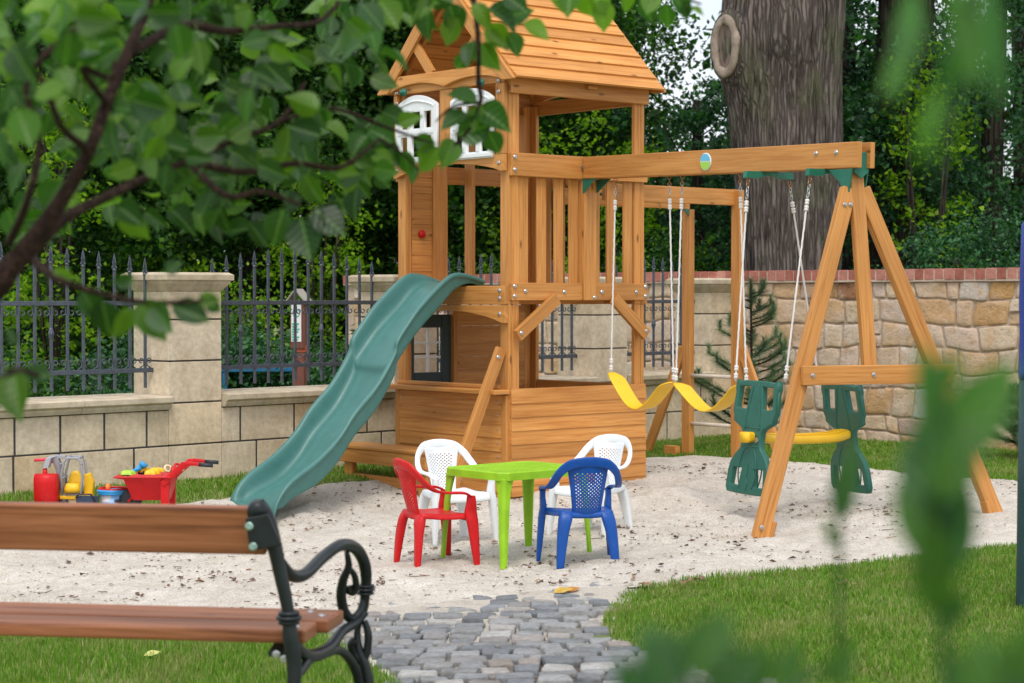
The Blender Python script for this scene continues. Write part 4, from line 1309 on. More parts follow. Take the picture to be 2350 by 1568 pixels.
# near unit faces left, tilt outwards at the bottom
M1, o1 = unit(nA, nB, .13)
M2, o2 = unit(fA, fB, -.12)
if (M1 @ V((0, -.69, 0))).x > (M1 @ V((0, 0, 0))).x: print('tilt1 wrong')
a = M1 @ V((0, -.345, .03)); b = M2 @ V((0, -.33, 0))
dr = (b - a); dr.normalize(); sd = V((0, 1, 0))
a2 = a - dr * .05; b2 = b + dr * .04
P = crom([tuple(a2.lerp(b2, s) - V((0, 0, k))) for s, k in ((0, .0), (.1, .0), (.2, .012), (.5, .02), (.8, .012), (.92, -.01), (1, -.01))], 5)
n = len(P); m = MB()
wv = lambda t: .042 + .04 * sstep(.08, .2, t) * (1 - sstep(.8, .92, t))
sweep(m, P, [V((0, wv(k / (n - 1)), 0)) for k in range(n)], [V((0, 0, .034 - .006 * sin(pi * k / (n - 1)))) for k in range(n)], 16, .55)
m.build('glider_seat', M['yellow'], gd, smooth=True)
m = MB()
for s in (-1, 1): tube(m, [V(p) + V((0, s * .04, .031)) for p in P[5:-6]], .006, 6)
m.build('seat_ridge', M['yellow'], gd, smooth=True)
pb = M1 @ V((.075, -.36, .03)); m = MB(); lathe(m, pb, [(.018, 0), (.018, .008), (.01, .014)], 10, M1.to_3x3() @ V((0, 0, -1))); m.build('bolt', M['bolt'], gd)
# ================================================================== CHILD CHAIRS AND TABLE
def make_chair(mat, label):
    e = empty('child_chair', (0, 0, 0), 0, label, 'chair', 'plastic child chairs round the green table')
    mt = M[mat]
    # seat: curved panel
    m = MB(); nx, ny = 11, 9
    def seat(u, v):
        hw = .185 - .035 * v ; x = (u * 2 - 1) * hw; y = -.17 + .31 * v
        z = .298 + .012 * (abs(u * 2 - 1) ** 3) - .012 * sin(pi * min(1, v * 1.1)) - .022 * max(0, (.18 - v) / .18) ** 2
        return V((x, y, z))
    for j in range(ny):
        for i in range(nx): m.v.append(seat(i / (nx - 1), j / (ny - 1)))
    for j in range(ny - 1):
        for i in range(nx - 1): a = j * nx + i; m.face([a, a + 1, a + nx + 1, a + nx])
    # skirt
    rim = [i for i in range(nx)] + [nx * (j + 1) - 1 for j in range(1, ny)] + [nx * ny - 1 - i for i in range(1, nx)] + [nx * j for j in range(ny - 2, 0, -1)]
    b = len(m.v)
    for i in rim: p = m.v[i]; m.v.append(V((p.x * 1.02, p.y * 1.015, p.z - .035)))
    for k in range(len(rim)):
        j = (k + 1) % len(rim); m.face([rim[k], rim[j], b + j, b + k])
    m.build('seat', mt, e, smooth=True, solid=.006, subsurf=1)
    # backrest: perforated panel
    m = MB()
    def back(u, v):
        hw = .078 + .040 * v ** 1.3; x = (u * 2 - 1) * hw
        y = .135 + .075 * v ** 1.2 - .05 * (u * 2 - 1) ** 2 * (.4 + .6 * v) + .012 * sin(pi * v)
        return V((x, y, .262 + .300 * v))
    NX, NY = 17, 30
    for j in range(NY):
        for i in range(NX):
            u0, u1, v0, v1 = i / NX, (i + 1) / NX, j / NY, (j + 1) / NY
            hole = (i + j) % 2 == 0 and 2 <= i <= NX - 3 and 4 <= j <= NY - 5
            P = [back(u0, v0), back(u1, v0), back(u1, v1), back(u0, v1)]
            s = len(m.v); m.v += P
            if not hole: m.face([s, s + 1, s + 2, s + 3])
            else:
                cu, cv = (u0 + u1) / 2, (v0 + v1) / 2; r = .40
                q = [(cu + (cu - u0) * 2 * r * cos(a), cv + (cv - v0) * 2 * r * sin(a)) for a in [pi * 1.25 + k * pi / 4 for k in range(8)]]
                for u, v in q: m.v.append(back(u, v))
                for k in range(4):
                    m.face([s + k, s + (k + 1) % 4, s + 4 + (2 * k + 2) % 8, s + 4 + (2 * k + 1) % 8, s + 4 + 2 * k])
    ob = m.build('backrest', mt, e)
    bm = bmesh.new(); bm.from_mesh(ob.data); bmesh.ops.remove_doubles(bm, verts=bm.verts, dist=.0002)
    bmesh.ops.recalc_face_normals(bm, faces=bm.faces); bm.to_mesh(ob.data); bm.free()
    ob.data.polygons.foreach_set('use_smooth', [True] * len(ob.data.polygons))
    md = ob.modifiers.new('s', 'SOLIDIFY'); md.thickness = .005; md.offset = 0
    # arch + arms, one swept band
    half = [((.190, -.150, .395), (.020, 0, 0), (0, .002, .008)), ((.203, -.10, .418), (.022, 0, 0), (0, .001, .008)), ((.205, .0, .424), (.021, 0, 0), (0, 0, .008)),
            ((.196, .07, .437), (.020, .0, .004), (0, -.002, .008)), ((.182, .125, .475), (.019, -.001, .010), (.0, -.006, .007)), ((.158, .165, .525), (.014, 0, .018), (.001, -.008, .003)),
            ((.112, .195, .566), (.008, .002, .026), (.0, -.008, .001)), ((.055, .210, .581), (.002, .003, .028), (0, -.008, .001)), ((0, .214, .585), (0, .003, .028), (0, -.008, .001))]
    full = half + [((-p[0], p[1], p[2]), (a[0] * -1, a[1], a[2]) if False else (-a[0], a[1], a[2]), (-b[0], b[1], b[2])) for p, a, b in half[::-1][1:]]
    # keep frames consistent
    rows = []
    for i, (p, a, b) in enumerate(full):
        if i > 8: a = (a[0] , a[1], a[2])
        rows.append(tuple(p) + tuple(a) + tuple(b))
    # right half flips sign of 'a' smoothly: at the arch a points up; on the left arm it must point to +x side reversed
    cr = crom(rows, 4)
    m = MB(); sweep(m, [c[:3] for c in cr], [c[3:6] for c in cr], [c[6:9] for c in cr], 12, .6)
    m.build('armrest', mt, e, smooth=True)
    # lower frame of the back joining panel and rear legs; front legs
    def leg(P, name='leg'):
        m = MB(); cr = crom([tuple(p) + tuple(a) + tuple(b) for p, a, b in P], 4)
        sweep(m, [c[:3] for c in cr], [c[3:6] for c in cr], [c[6:9] for c in cr], 12, .55); m.build(name, mt, e, smooth=True)
    for s in (1, -1):
        leg([((s * .190, -.150, .400), (.016, 0, 0), (0, .024, 0)), ((s * .192, -.150, .36), (.015, 0, 0), (0, .029, 0)), ((s * .188, -.148, .30), (.018, 0, 0), (0, .037, 0)),
             ((s * .194, -.158, .24), (.019, .0, 0), (0, .033, 0)), ((s * .203, -.170, .10), (.016, 0, 0), (0, .024, 0)), ((s * .210, -.180, -.015), (.011, 0, 0), (0, .015, 0))])
        leg([((s * .112, .120, .30), (.036, 0, 0), (0, .014, 0)), ((s * .122, .135, .26), (.038, -.004 * s, 0), (0, .024, 0)), ((s * .138, .148, .18), (.032, 0, 0), (0, .022, 0)), ((s * .152, .160, .06), (.025, 0, 0), (0, .018, 0)), ((s * .158, .166, -.015), (.021, 0, 0), (0, .013, 0))])
    # web between arm and seat at the rear
    return e
def place(o, x, y, fwd):
    o.location = (x, y, g(x, y) + .008); o.rotation_euler.z = radians(fwd) + pi / 2; o.scale = (.97, .97, .96); return o
def foot_mean(P): q = [G(*p) for p in P]; return sum(p.x for p in q) / len(q), sum(p.y for p in q) / len(q)
RX, RY = foot_mean([(912.5, 1293), (976, 1304), (1002, 1285), (1092, 1301)])
BX, BY = foot_mean([(1239, 1285), (1282, 1308), (1404, 1297), (1412, 1281)])
TX, TY = foot_mean([(1155, 1300), (1016, 1278), (1213, 1265), (1359, 1276)])
red = place(make_chair('red', 'red plastic child armchair left of the lime green table'), RX, RY, 25)
white = place(make_chair('white', 'white plastic child armchair behind the red chair, facing the table'), -.355, 11.93, -62)
blue = place(make_chair('blue', 'blue plastic child armchair seen from behind, right of the table'), BX, BY, 101)
w2 = copy_tree(white); w2['label'] = 'white plastic child armchair behind the blue chair, turned to the left'
place(w2, .488, 11.90, -128)

def table():
    e = empty('child_table', (TX, TY, g(TX, TY) + .005), radians(41), 'lime green plastic child table standing on the sand between four chairs', 'table')
    LX, LY, H = .325, .265, .505
    c = .045
    m = MB(); oct_ = [(LX, -LY + c), (LX, LY - c), (LX - c, LY), (-LX + c, LY), (-LX, LY - c), (-LX, -LY + c), (-LX + c, -LY), (LX - c, -LY)]
    rings = [(1.0, -.045), (1.0, -.006), (.985, 0), (.965, -.001), (.955, -.004)]
    for s, z in rings:
        for x, y in oct_: m.v.append(V((x * s, y * s, H + z)))
    for r in range(len(rings) - 1):
        for k in range(8): j = (k + 1) % 8; m.face([r * 8 + k, r * 8 + j, r * 8 + 8 + j, r * 8 + 8 + k])
    m.face([len(m.v) - 8 + k for k in range(8)])
    # shallow grid of raised ribs
    for i in range(-7, 8): box(m, i * .04 - .0015, i * .04 + .0015, -LY + .03, LY - .03, H - .0045, H - .003)
    for i in range(-5, 6): box(m, -LX + .03, LX - .03, i * .04 - .0015, i * .04 + .0015, H - .0045, H - .0028)
    m.build('tabletop', M['lime'], e, bevel=.004)
    for sx in (1, -1):
        for sy in (1, -1):
            m = MB(); rows = [(0.0, .075, H - .035), (.0, .062, H - .07), (.002, .05, H - .12), (.008, .045, H - .2), (.016, .036, .12), (.022, .028, -.015)]
            for o, w, z in rows:
                cx, cy = LX - .012 + o, LY - .012 + o
                # L section with chamfered corner, 8 points
                t = .014
                P = [(0, 0), (-w, .002), (-w, -t), (-.03, -t - .004), (-t - .004, -.03), (-t, -w), (.002, -w)]
                P = [(0 - .012, 0.001), (-w, .001), (-w, -t), (-.03, -t - .004), (-t - .004, -.03), (-t, -w), (.001, -w), (.001, -.012)]
                for x, y in P: m.v.append(V(((cx + x) * sx, (cy + y) * sy, z)))
            n = 8
            for r in range(len(rows) - 1):
                for k in range(n): j = (k + 1) % n; m.face([r * n + k, r * n + j, r * n + n + j, r * n + n + k])
            m.face(list(range(n))); m.face([len(m.v) - n + k for k in range(n)])
            m.build('leg', M['lime'], e, bevel=.003)
table()

# ================================================================== TOYS
def toyplace(px, py, Y): return W(px, py, Y)
def excavator():
    Y = 12.75; c = W(190, 1100, Y); gz = g(c.x, Y); e = empty('toy_excavator', (c.x, Y, gz), 0, 'ride-on toy excavator with red bucket, grey arm and yellow seat', 'toy excavator')
    P = lambda x, y, dy=0: V((W(x, y, Y).x - c.x, dy, W(x, y, Y).z - gz))
    s = Y / F
    # bucket
    m = MB(); a = P(84, 1140); rows = []
    prof = [(-.06, 0), (.045, 0), (.055, .06), (.05, .15), (.03, .195), (-.03, .205), (-.065, .17), (-.07, .08)]
    z0 = 0.0
    prism(m, prof, P(136, 1165, -.09), (-1, 0, 0), (0, 0, 1), (0, 1, 0), .13)
    m = MB(); x0, x1 = P(84, 0).x, P(136, 0).x; zb, zt_ = P(0, 1160).z, P(0, 1083).z
    sweep(m, [V((x0, -.10, (zb + zt_) / 2)), V((x0 + .004, -.10, (zb + zt_) / 2)), V((x1 - .004, -.10, (zb + zt_) / 2)), V((x1, -.10, (zb + zt_) / 2))], [V((0, .05, 0)), V((0, .06, 0)), V((0, .06, 0)), V((0, .05, 0))], [V((0, -.012, (zt_ - zb) / 2 * .9)), V((0, -.015, (zt_ - zb) / 2)), V((0, -.015, (zt_ - zb) / 2)), V((0, -.012, (zt_ - zb) / 2 * .9))], 14, .55)
    m.build('bucket', M['red'], e, smooth=True)
    m = MB(); tube(m, [P(111, 1092, -.09), P(110, 1072, -.08)], [.018, .013], 8)
    m.build('bucket_mount', M['red'], e, smooth=True)
    # arm
    m = MB(); pts = [P(112, 1072, -.07), P(118, 1050, -.06), P(128, 1045, -.04), P(138, 1075, -.02), P(142, 1125, 0)]
    A = [V((.022, 0, .004))] * 2 + [V((.028, 0, 0)), V((.022, 0, 0)), V((.02, 0, 0))]
    sweep(m, pts, A, [V((0, .03, 0))] * 5, 10, .5); m.build('arm', M['grey'], e, smooth=False)
    m = MB(); tube(m, [P(86, 1054, -.09), P(122, 1052, -.06)], .0095, 10); tube(m, [P(118, 1052, -.06), P(121, 1062, -.06)], .014, 8); m.build('lever', M['pinkred'], e, smooth=True)
    m = MB(); box(m, P(123, 0).x, P(150, 0).x, -.06, -.02, P(0, 1051).z, P(0, 1043).z); m.build('lever', M['grey'], e, bevel=.003)
    # cab frame
    m = MB(); 
    f = lambda dy: [P(148, 1135, dy), P(145, 1090, dy), P(152, 1058, dy), P(158, 1050, dy), P(184, 1050, dy), P(190, 1060, dy), P(194, 1095, dy), P(190, 1132, dy), P(148, 1135, dy)]
    tube(m, f(-.06), .0085, 8); tube(m, f(.07), .0085, 8)
    for x, y in ((158, 1050), (184, 1050), (148, 1095)): tube(m, [P(x, y, -.06), P(x, y, .07)], .008, 8)
    tube(m, [P(149, 1062, -.065), P(141, 1064, -.065)], .005, 6); tube(m, [P(189, 1062, -.065), P(196, 1064, -.065)], .005, 6)
    m.build('cab_frame', M['grey'], e, smooth=True)
    m = MB()
    sweep(m, [P(171, 1122, .02), P(171, 1105, .03), P(171, 1090, .035), P(171, 1082, .035)], [V((.05, 0, 0)), V((.048, 0, 0)), V((.034, 0, 0)), V((.016, 0, 0))], [V((0, .012, 0))] * 4, 12, .7)
    sweep(m, [P(171, 1128, -.05), P(171, 1120, -.05), P(171, 1108, -.05)], [V((.05, 0, 0)), V((.052, 0, 0)), V((.04, 0, 0))], [V((0, .04, 0)), V((0, .045, 0)), V((0, .035, 0))], 12, .5)
    m.build('seat', M['yellow'], e, smooth=True)
    m = MB(); box(m, P(136, 0).x, P(204, 0).x, -.07, .09, P(0, 1144).z, P(0, 1135).z)
    prism(m, [(0, 0), (.05, 0), (.06, .10), (.035, .16), (0, .15)], P(193, 1143, .0), (1, 0, 0), (0, 0, 1), (0, 1, 0), .06)
    m.build('body', M['yellow'], e, bevel=.006)
    m = MB()
    for q in (150, 192): lathe(m, P(q, 1155, -.07), [(.03, 0), (.036, .01), (.036, .13), (.03, .14)], 14, (0, 1, 0))
    m.build('wheel', M['black'], e, smooth=True)
    m = MB(); box(m, P(140, 0).x, P(200, 0).x, -.05, .07, P(0, 1160).z, P(0, 1144).z - .001); m.build('chassis', M['cream'], e, bevel=.004)
excavator()

def small_cart():
    Y = 12.5; c = W(194, 1155, Y); gz = g(c.x, Y); e = empty('toy_cart', (c.x, Y, gz), 0, 'small dark blue toy cart between excavator and bucket', 'toy')
    M['navy'] = plastic('navy_plastic', (.03, .05, .10), .5)
    P = lambda x, y, dy=0: V((W(x, y, Y).x - c.x, dy, W(x, y, Y).z - gz))
    m = MB(); x0, x1 = P(170, 0).x, P(220, 0).x; z0, z1 = .03, P(0, 1140).z
    sweep(m, [V(((x0 + x1) / 2, 0, z)) for z in (z0, z1, z1, z0 + .02)], [V(((x1 - x0) / 2 * k, 0, 0)) for k in (.8, 1, .93, .75)], [V((0, .07 * k, 0)) for k in (.8, 1, .93, .75)], 16, .5)
    m.build('tub', M['navy'], e)
    m = MB(); tube(m, [V((x0 + .01, -.07, z1)), V((x0 + .03, -.075, z1 + .02)), V((x1 - .03, -.075, z1 + .022)), V((x1 - .0, -.05, z1 - .04))], .006, 6); m.build('handle', M['black'], e, smooth=True)
    for x in (x0 + .04, x1 - .04): m = MB(); lathe(m, V((x, -.06, .03)), [(.022, 0), (.03, .01), (.03, .1), (.022, .12)], 12, (0, 1, 0)); m.build('wheel', M['black'], e, smooth=True)
small_cart()

def bucket():
    Y = 12.6; c = W(261, 1150, Y); gz = g(c.x, Y); e = empty('toy_bucket', (c.x, Y, gz), 0, 'round toy bucket with blue rim, red inside and cloudy blue print', 'bucket')
    zt_ = W(0, 1126, Y).z - gz; r = 37 * Y / F
    mm, nt, b, N = nodes('bucket_print'); oc = N('ShaderNodeTexCoord').outputs['Object']
    n = noise_n(N, nt, oc, 13, 1, .4); nt.links.new(ramp(N, nt, n, [(.40, (.04, .04, .06)), (.44, (.18, .4, .7)), (.56, (.3, .5, .75)), (.6, (.8, .7, .68))], 'EASE'), b.inputs['Base Color']); b.inputs['Roughness'].default_value = .35
    m = MB(); lathe(m, (0, 0, 0), [(r * .72, 0), (r * .84, zt_ - .02)], 28); m.build('tub', mm, e, smooth=True)
    m = MB(); torus(m, (0, 0, zt_), (1, 0, 0), (0, 1, 0), r * .93, .011, 28, 8); lathe(m, (0, 0, zt_ - .022), [(r * .86, 0), (r, .002), (r, .012), (r * .9, .018)], 28)
    m.build('rim', M['skyblue'], e, smooth=True)
    m = MB(); torus(m, (0, 0, zt_ + .012), (1, 0, 0), (0, 1, 0), r * .9, .008, 28, 8); lathe(m, (0, 0, zt_ - .012), [(.01, .012), (r * .85, .013)], 24); m.build('liner', M['red'], e, smooth=True)
    m = MB(); tube(m, [(-.03, -.03, zt_ - .01), (-.028, -.03, zt_ + .045)], [.017, .015], 10); t = m.build('spade_handle', M['orange'], e, smooth=True)
    m = MB(); box(m, r * .8, r + .055, -.02, .02, zt_ - .02, zt_ - .006); m.build('spout', M['skyblue'], e, bevel=.005)
bucket()

KX = .784
def barrow():
    Y = 12.55; c = W(450 * KX, 1120, Y); gz = g(c.x, Y); e = empty('toy_wheelbarrow', (c.x, Y, gz), 0, 'red plastic toy wheelbarrow with black grips, loaded with small toys', 'wheelbarrow')
    P = lambda x, y, dy=0: V((W(x * KX, y, Y).x - c.x, dy, W(x, y, Y).z - gz))
    # tray
    m = MB(); lv = []
    for (xa, xb, y, d) in ((395, 497, 1146, .07), (352, 505, 1097, .135), (352, 507, 1093, .14)):
        a, b = P(xa, y), P(xb, y); lv.append([(a.x, -d, a.z), (b.x, -d, b.z), (b.x, d, b.z), (a.x, d, a.z)])
    for (xa, xb, y, d) in ((352 - 6, 512, 1093, .16), (352 - 6, 512, 1089, .16), (366, 500, 1089, .125), (398, 494, 1138, .06)):
        a, b = P(xa, y), P(xb, y); lv.append([(a.x, -d, a.z), (b.x, -d, b.z), (b.x, d, b.z), (a.x, d, a.z)])
    lv[1] = [(P(366, 0).x, -.128, P(0, 1097).z), (P(505, 0).x, -.128, P(0, 1100).z), (P(505, 0).x, .128, P(0, 1100).z), (P(366, 0).x, .128, P(0, 1097).z)]
    for r in lv: m.v += [V(p) for p in r]
    for r in range(len(lv) - 1):
        for k in range(4): j = (k + 1) % 4; m.face([r * 4 + k, r * 4 + j, r * 4 + 4 + j, r * 4 + 4 + k])
    m.face([0, 1, 2, 3]); m.face([len(m.v) - 4 + k for k in range(4)])
    m.build('tray', M['red'], e, bevel=.006)
    for dy in (-.13, .11):
        m = MB(); sweep(m, [P(487, 1106, dy), P(520, 1082, dy), P(548, 1063, dy), P(562, 1060, dy), P(592, 1062, dy)], [V((-.012, 0, .018))] * 3 + [V((0, 0, .013)), V((0, 0, .01))], [V((0, .016, 0))] * 5, 10, .5); m.build('handle', M['red'], e, smooth=False)
        m = MB(); tube(m, [P(590, 1062.5, dy), P(632, 1065, dy)], .0125, 10); m.build('grip', M['black'], e, smooth=True)
    for dy in (-.135, .105):
        m = MB(); prism(m, [(P(474, 0).x, P(0, 1100).z), (P(500, 0).x, P(0, 1096).z), (P(497, 0).x, 0), (P(478, 0).x, 0)], (0, dy, 0), (1, 0, 0), (0, 0, 1), (0, 1, 0), .03); m.build('leg', M['red'], e, bevel=.004)
    m = MB(); lathe(m, P(382, 1148, -.035), [(.03, 0), (.065, .008), (.072, .02), (.072, .05), (.065, .062), (.03, .07)], 20, (0, 1, 0)); m.build('wheel', M['black'], e, smooth=True)
    m = MB(); tube(m, [P(382, 1148, -.06), P(382, 1148, .06)], .008, 8); tube(m, [P(382, 1148, -.05), P(400, 1130, -.05)], .008, 6); tube(m, [P(382, 1148, .05), P(400, 1130, .05)], .008, 6); m.build('fork', M['red'], e, smooth=True)
barrow()
def btoy(name, px, py, dy, mat, build, label):
    Y = 12.55 + dy; p = W(px * KX, py, Y); e = empty(name, p, R.uniform(0, 6), label, 'toy', 'small toys heaped in the red wheelbarrow'); build(e, mat)
def car(e, mt):
    m = MB(); sweep(m, [(-.035, 0, .02), (-.02, 0, .02), (.02, 0, .02), (.035, 0, .02)], [V((0, .018, 0))] * 4, [V((0, 0, .010)), V((0, 0, .026)), V((0, 0, .024)), V((0, 0, .01))], 10, .6); m.build('body', M[mt], e, smooth=True)
    for x in (-.022, .022): m = MB(); lathe(m, (x, -.022, .008), [(.01, 0), (.013, .004), (.013, .04), (.01, .044)], 10, (0, 1, 0)); m.build('wheel', M['black'], e, smooth=True)
def scoop(e, mt):
    m = MB(); tube(m, [(-.06, 0, .0), (0, 0, .03), (.03, 0, .05)], [.016, .013, .02], 8); m.build('handle', M[mt], e, smooth=True)
    m = MB(); lathe(m, (.035, 0, .045), [(.012, 0), (.026, .012), (.028, .035)], 12, (.5, 0, .8)); m.build('cup', M['skyblue'], e, smooth=True)
def mould(e, mt):
    m = MB(); n = 10; r0 = [(.045 * (1 + .25 * cos(5 * 2 * pi * k / 20)), 2 * pi * k / 20) for k in range(20)]
    for z, s in ((0, 1), (.018, .9), (.026, .5)):
        for r, a in r0: m.v.append(V((r * cos(a) * s, r * sin(a) * s, z)))
    for j in range(2):
        for k in range(20): q = (k + 1) % 20; m.face([j * 20 + k, j * 20 + q, j * 20 + 20 + q, j * 20 + 20 + k])
    m.face([40 + k for k in range(20)]); m.build('shell', M[mt], e, smooth=True)
def ring(e, mt):
    m = MB(); torus(m, (0, 0, .028), (1, 0, 0), (0, .5, .8), .022, .008, 16, 8); m.build('ring', M[mt], e, smooth=True)
    m = MB(); lathe(m, (.03, .0, .0), [(.012, 0), (.02, .01), (.016, .03), (.004, .038)], 12); m.build('knob', M['cream'], e, smooth=True)
btoy('toy_scoop', 398, 1090, -.02, 'skyblue', scoop, 'blue toy scoop at the front end of the wheelbarrow load')
btoy('sand_mould', 374, 1089, -.04, 'toylime', mould, 'lime green sand mould at the front edge of the wheelbarrow')
btoy('sand_mould', 444, 1088, -.05, 'yellow', mould, 'flat yellow sand mould in the middle of the wheelbarrow')
btoy('sand_mould', 458, 1083, .03, 'yellow', mould, 'upper yellow sand mould lying on the other one')
btoy('toy_car', 420, 1087, .02, 'yellow', car, 'tiny yellow toy car between blue scoop and yellow moulds')
btoy('toy_rattle', 492, 1086, -.03, 'cream', ring, 'cream ring toy beside the wheelbarrow handle')
btoy('toy_car', 508, 1087, -.06, 'red', car, 'tiny red toy car with dark wheel beside the handle')
btoy('toy_rattle', 520, 1082, .04, 'red', ring, 'red ring toy rearmost in the wheelbarrow')

# ================================================================== BENCH
def bench():
    Yr, Yf = 5.50, 6.12
    o = W(640, 1500, Yr); o.z = g(o.x, o.y)
    e = empty('park_bench', o, 0, 'park bench with brown planks and black cast iron armrest seen from behind', 'bench')
    L = lambda p: V(p) - o
    iron = M['iron']
    def pt(x, y, q): return L(W(x, y, Yr + (Yf - Yr) * q))
    # bench axis: right end nearer; direction to the left
    ax = V((-1, .15, 0)).normalized()
    def frame(off, deep):
        sh = ax * off
        m = MB()
        def T(P, r, n=8):
            cr = crom([tuple(pt(x, y, q)) + (rr,) for (x, y, q), rr in zip(P, r)], n)
            tube(m, [V(c[:3]) + sh for c in cr], [c[3] * .86 for c in cr], 12)
        # rear upright with scrolled head
        T([(592, 1152, 0), (612, 1185, 0), (626, 1235, 0), (640, 1300, 0), (652, 1355, 0), (662, 1405, 0)], [.020, .024, .025, .023, .022, .020])
        T([(662, 1415, 0), (668, 1470, 0), (675, 1530, 0), (672, 1620, -.02), (660, 1790, -.06), (655, 1860, -.06)], [.020, .026, .024, .02, .019, .026])
        lathe(m, pt(592, 1172, .0) + sh - ax * -.0, [(.004, -.03), (.026, -.028), (.031, -.01), (.031, .012), (.026, .028), (.004, .03)], 16, (0, 1, .15))
        # collar
        for y, r in ((1408, .030), (1418, .036), (1428, .030)): lathe(m, pt(663, y, 0) + sh, [(.02, -.008), (r, -.004), (r, .004), (.02, .008)], 14)
        # arm
        T([(646, 1290, 0), (668, 1320, .12), (700, 1318, .25), (740, 1280, .45), (780, 1252, .62), (812, 1256, .80), (832, 1282, .92), (840, 1318, .97), (838, 1365, 1), (832, 1400, 1), (815, 1420, .98)], [.015, .021, .021, .021, .021, .022, .022, .021, .018, .018, .015])
        for y, r in ((1345, .027), (1353, .03), (1362, .027)): lathe(m, pt(839, y, 1) + sh, [(.015, -.006), (r, -.003), (r, .003), (.015, .006)], 14)
        # inner scroll
        T([(796, 1268, .72), (800, 1300, .76), (788, 1330, .8), (783, 1365, .85), (789, 1400, .9), (806, 1420, .95), (826, 1405, .98), (836, 1370, 1)], [.009, .013, .016, .018, .018, .017, .015, .012])
        T([(800, 1300, .78), (812, 1318, .82), (817, 1340, .86), (812, 1358, .88), (803, 1355, .88), (800, 1345, .88)], [.006, .011, .013, .014, .017, .02])
        # seat rail curve from the front down to rear upright
        T([(838, 1405, 1), (815, 1430, .95), (785, 1450, .8), (755, 1488, .6), (720, 1505, .35), (695, 1500, .18), (672, 1470, .0)], [.015, .017, .018, .022, .023, .021, .018])
        # front leg with scroll
        T([(826, 1420, 1), (820, 1450, 1), (822, 1490, 1), (838, 1530, 1), (850, 1600, 1), (852, 1720, 1.02)], [.013, .012, .018, .02, .02, .022])
        T([(836, 1425, 1), (845, 1455, 1), (842, 1495, 1), (830, 1520, 1), (812, 1500, .98), (806, 1480, .96), (815, 1470, .96)], [.012, .014, .015, .014, .013, .015, .017])
        T([(690, 1545, .15), (715, 1512, .3), (745, 1500, .5), (775, 1492, .7), (800, 1510, .85), (820, 1550, .95), (832, 1610, 1)], [.012, .015, .016, .016, .017, .018, .018])
        T([(672, 1570, 0), (690, 1540, .1), (705, 1515, .22)], [.016, .014, .012])
        fr = m.build('side_frame', iron, e, smooth=True)
        # bracket plates
        m = MB(); a = pt(563, 1190, -.085) + sh; prism(m, [(0, 0), (.062, .012), (.10, -.075), (.012, -.09)], a, (1, 0, -.0), (0, 0, 1), (0, 1, 0), .012)
        m.build('bracket_plate', iron, fr, bevel=.003)
        for x, y in ((572, 1208), (581, 1255)):
            m = MB(); lathe(m, pt(x, y, -.10) + sh, [(.011, 0), (.012, .003), (.008, .005), (.008, .010)], 10, (0, -1, .1)); m.build('bolt', M['bolt_g'], fr)
        return fr
    M['bolt_g'] = metal('greenish_bolt', (.28, .42, .36), .35, .5)
    frame(0, 1); frame(1.62, 1)
    # back plank
    Lb = 1.95
    a = pt(606, 1161, -.01); b = pt(606, 1273, .0); c = (a + b) / 2
    r = c + ax * -.005
    m = MB(); board(m, r, r + ax * Lb, .135, .034, (0, -.12, 1)); m.build('back_plank', M['bench_wood'], e, bevel=.008, seg=3)
    # seat planks : near, middle, far
    e1 = pt(700, 1462, .06); e2 = pt(768, 1412, .62)
    zseat = e1.z - .0
    dpt = V((-ax.y * -1, -ax.x, 0)).normalized()
    if dpt.y < 0: dpt = -dpt
    for k, (wd, off, ex) in enumerate(((.145, .0, 0), (.19, .178, .0))):
        st = V((e1.x, e1.y, zseat)) + dpt * (off + .07) - ax * (ex + .17 * off)
        st.z = zseat + .004 * k
        m = MB(); board(m, st, st + ax * 1.98, wd, .040, dpt)
        m.build('seat_plank', M['bench_wood'], e, bevel=.008, seg=3)
        for q in (-.03, .03):
            m = MB(); lathe(m, st + ax * (.06 + q * .8) + dpt * q + V((0, 0, .020)), [(.012, 0), (.011, .003), (.006, .006)], 12); m.build('bolt', M['bolt'], e, smooth=True)
    m = MB()
    for x in (634, 652): lathe(m, pt(x, 1502 + (x - 634) * .6, .03), [(.012, 0), (.012, .004), (.007, .005), (.007, .012)], 8, (0, -1, 0))
    m.build('bolt', M['bolt'], e)
    m = MB(); s0 = pt(640, 1500, .04); box(m, s0.x - .03, s0.x + .02, s0.y, s0.y + .45, s0.z - .008, s0.z + .004); m.build('seat_strap', iron, e)
bench()

# ================================================================== POST AT RIGHT EDGE, SIGN, FAR BENCH
b_ = G(2356, 1385); e = empty('padded_post', b_, 0, 'blue and dark green padded pole standing at the right edge of the lawn', 'post')
zj = W(2350, 870, b_.y).z - b_.z; ztp = W(2350, 500, b_.y).z - b_.z
M['navyblue'] = plastic('blue_vinyl', (.008, .04, .28), .4); M['teal'] = plastic('dark_teal', (.006, .04, .045), .45)
m = MB(); lathe(m, (.012, 0, 0), [(.062, -.03), (.06, 0), (.056, zj * .5), (.05, zj)], 20); m.build('lower_sleeve', M['teal'], e, smooth=True)
m = MB(); lathe(m, (.012, 0, zj), [(.052, .0), (.056, .03), (.05, .2), (.054, .35), (.05, .5), (.045, ztp - zj - .03), (.02, ztp - zj)], 20); m.build('upper_sleeve', M['navyblue'], e, smooth=True)
m = MB(); tube(m, [(.012, 0, zj + .5), (.012, 0, ztp + .15)], .012, 8); m.build('pole', M['fence'], e, smooth=True)

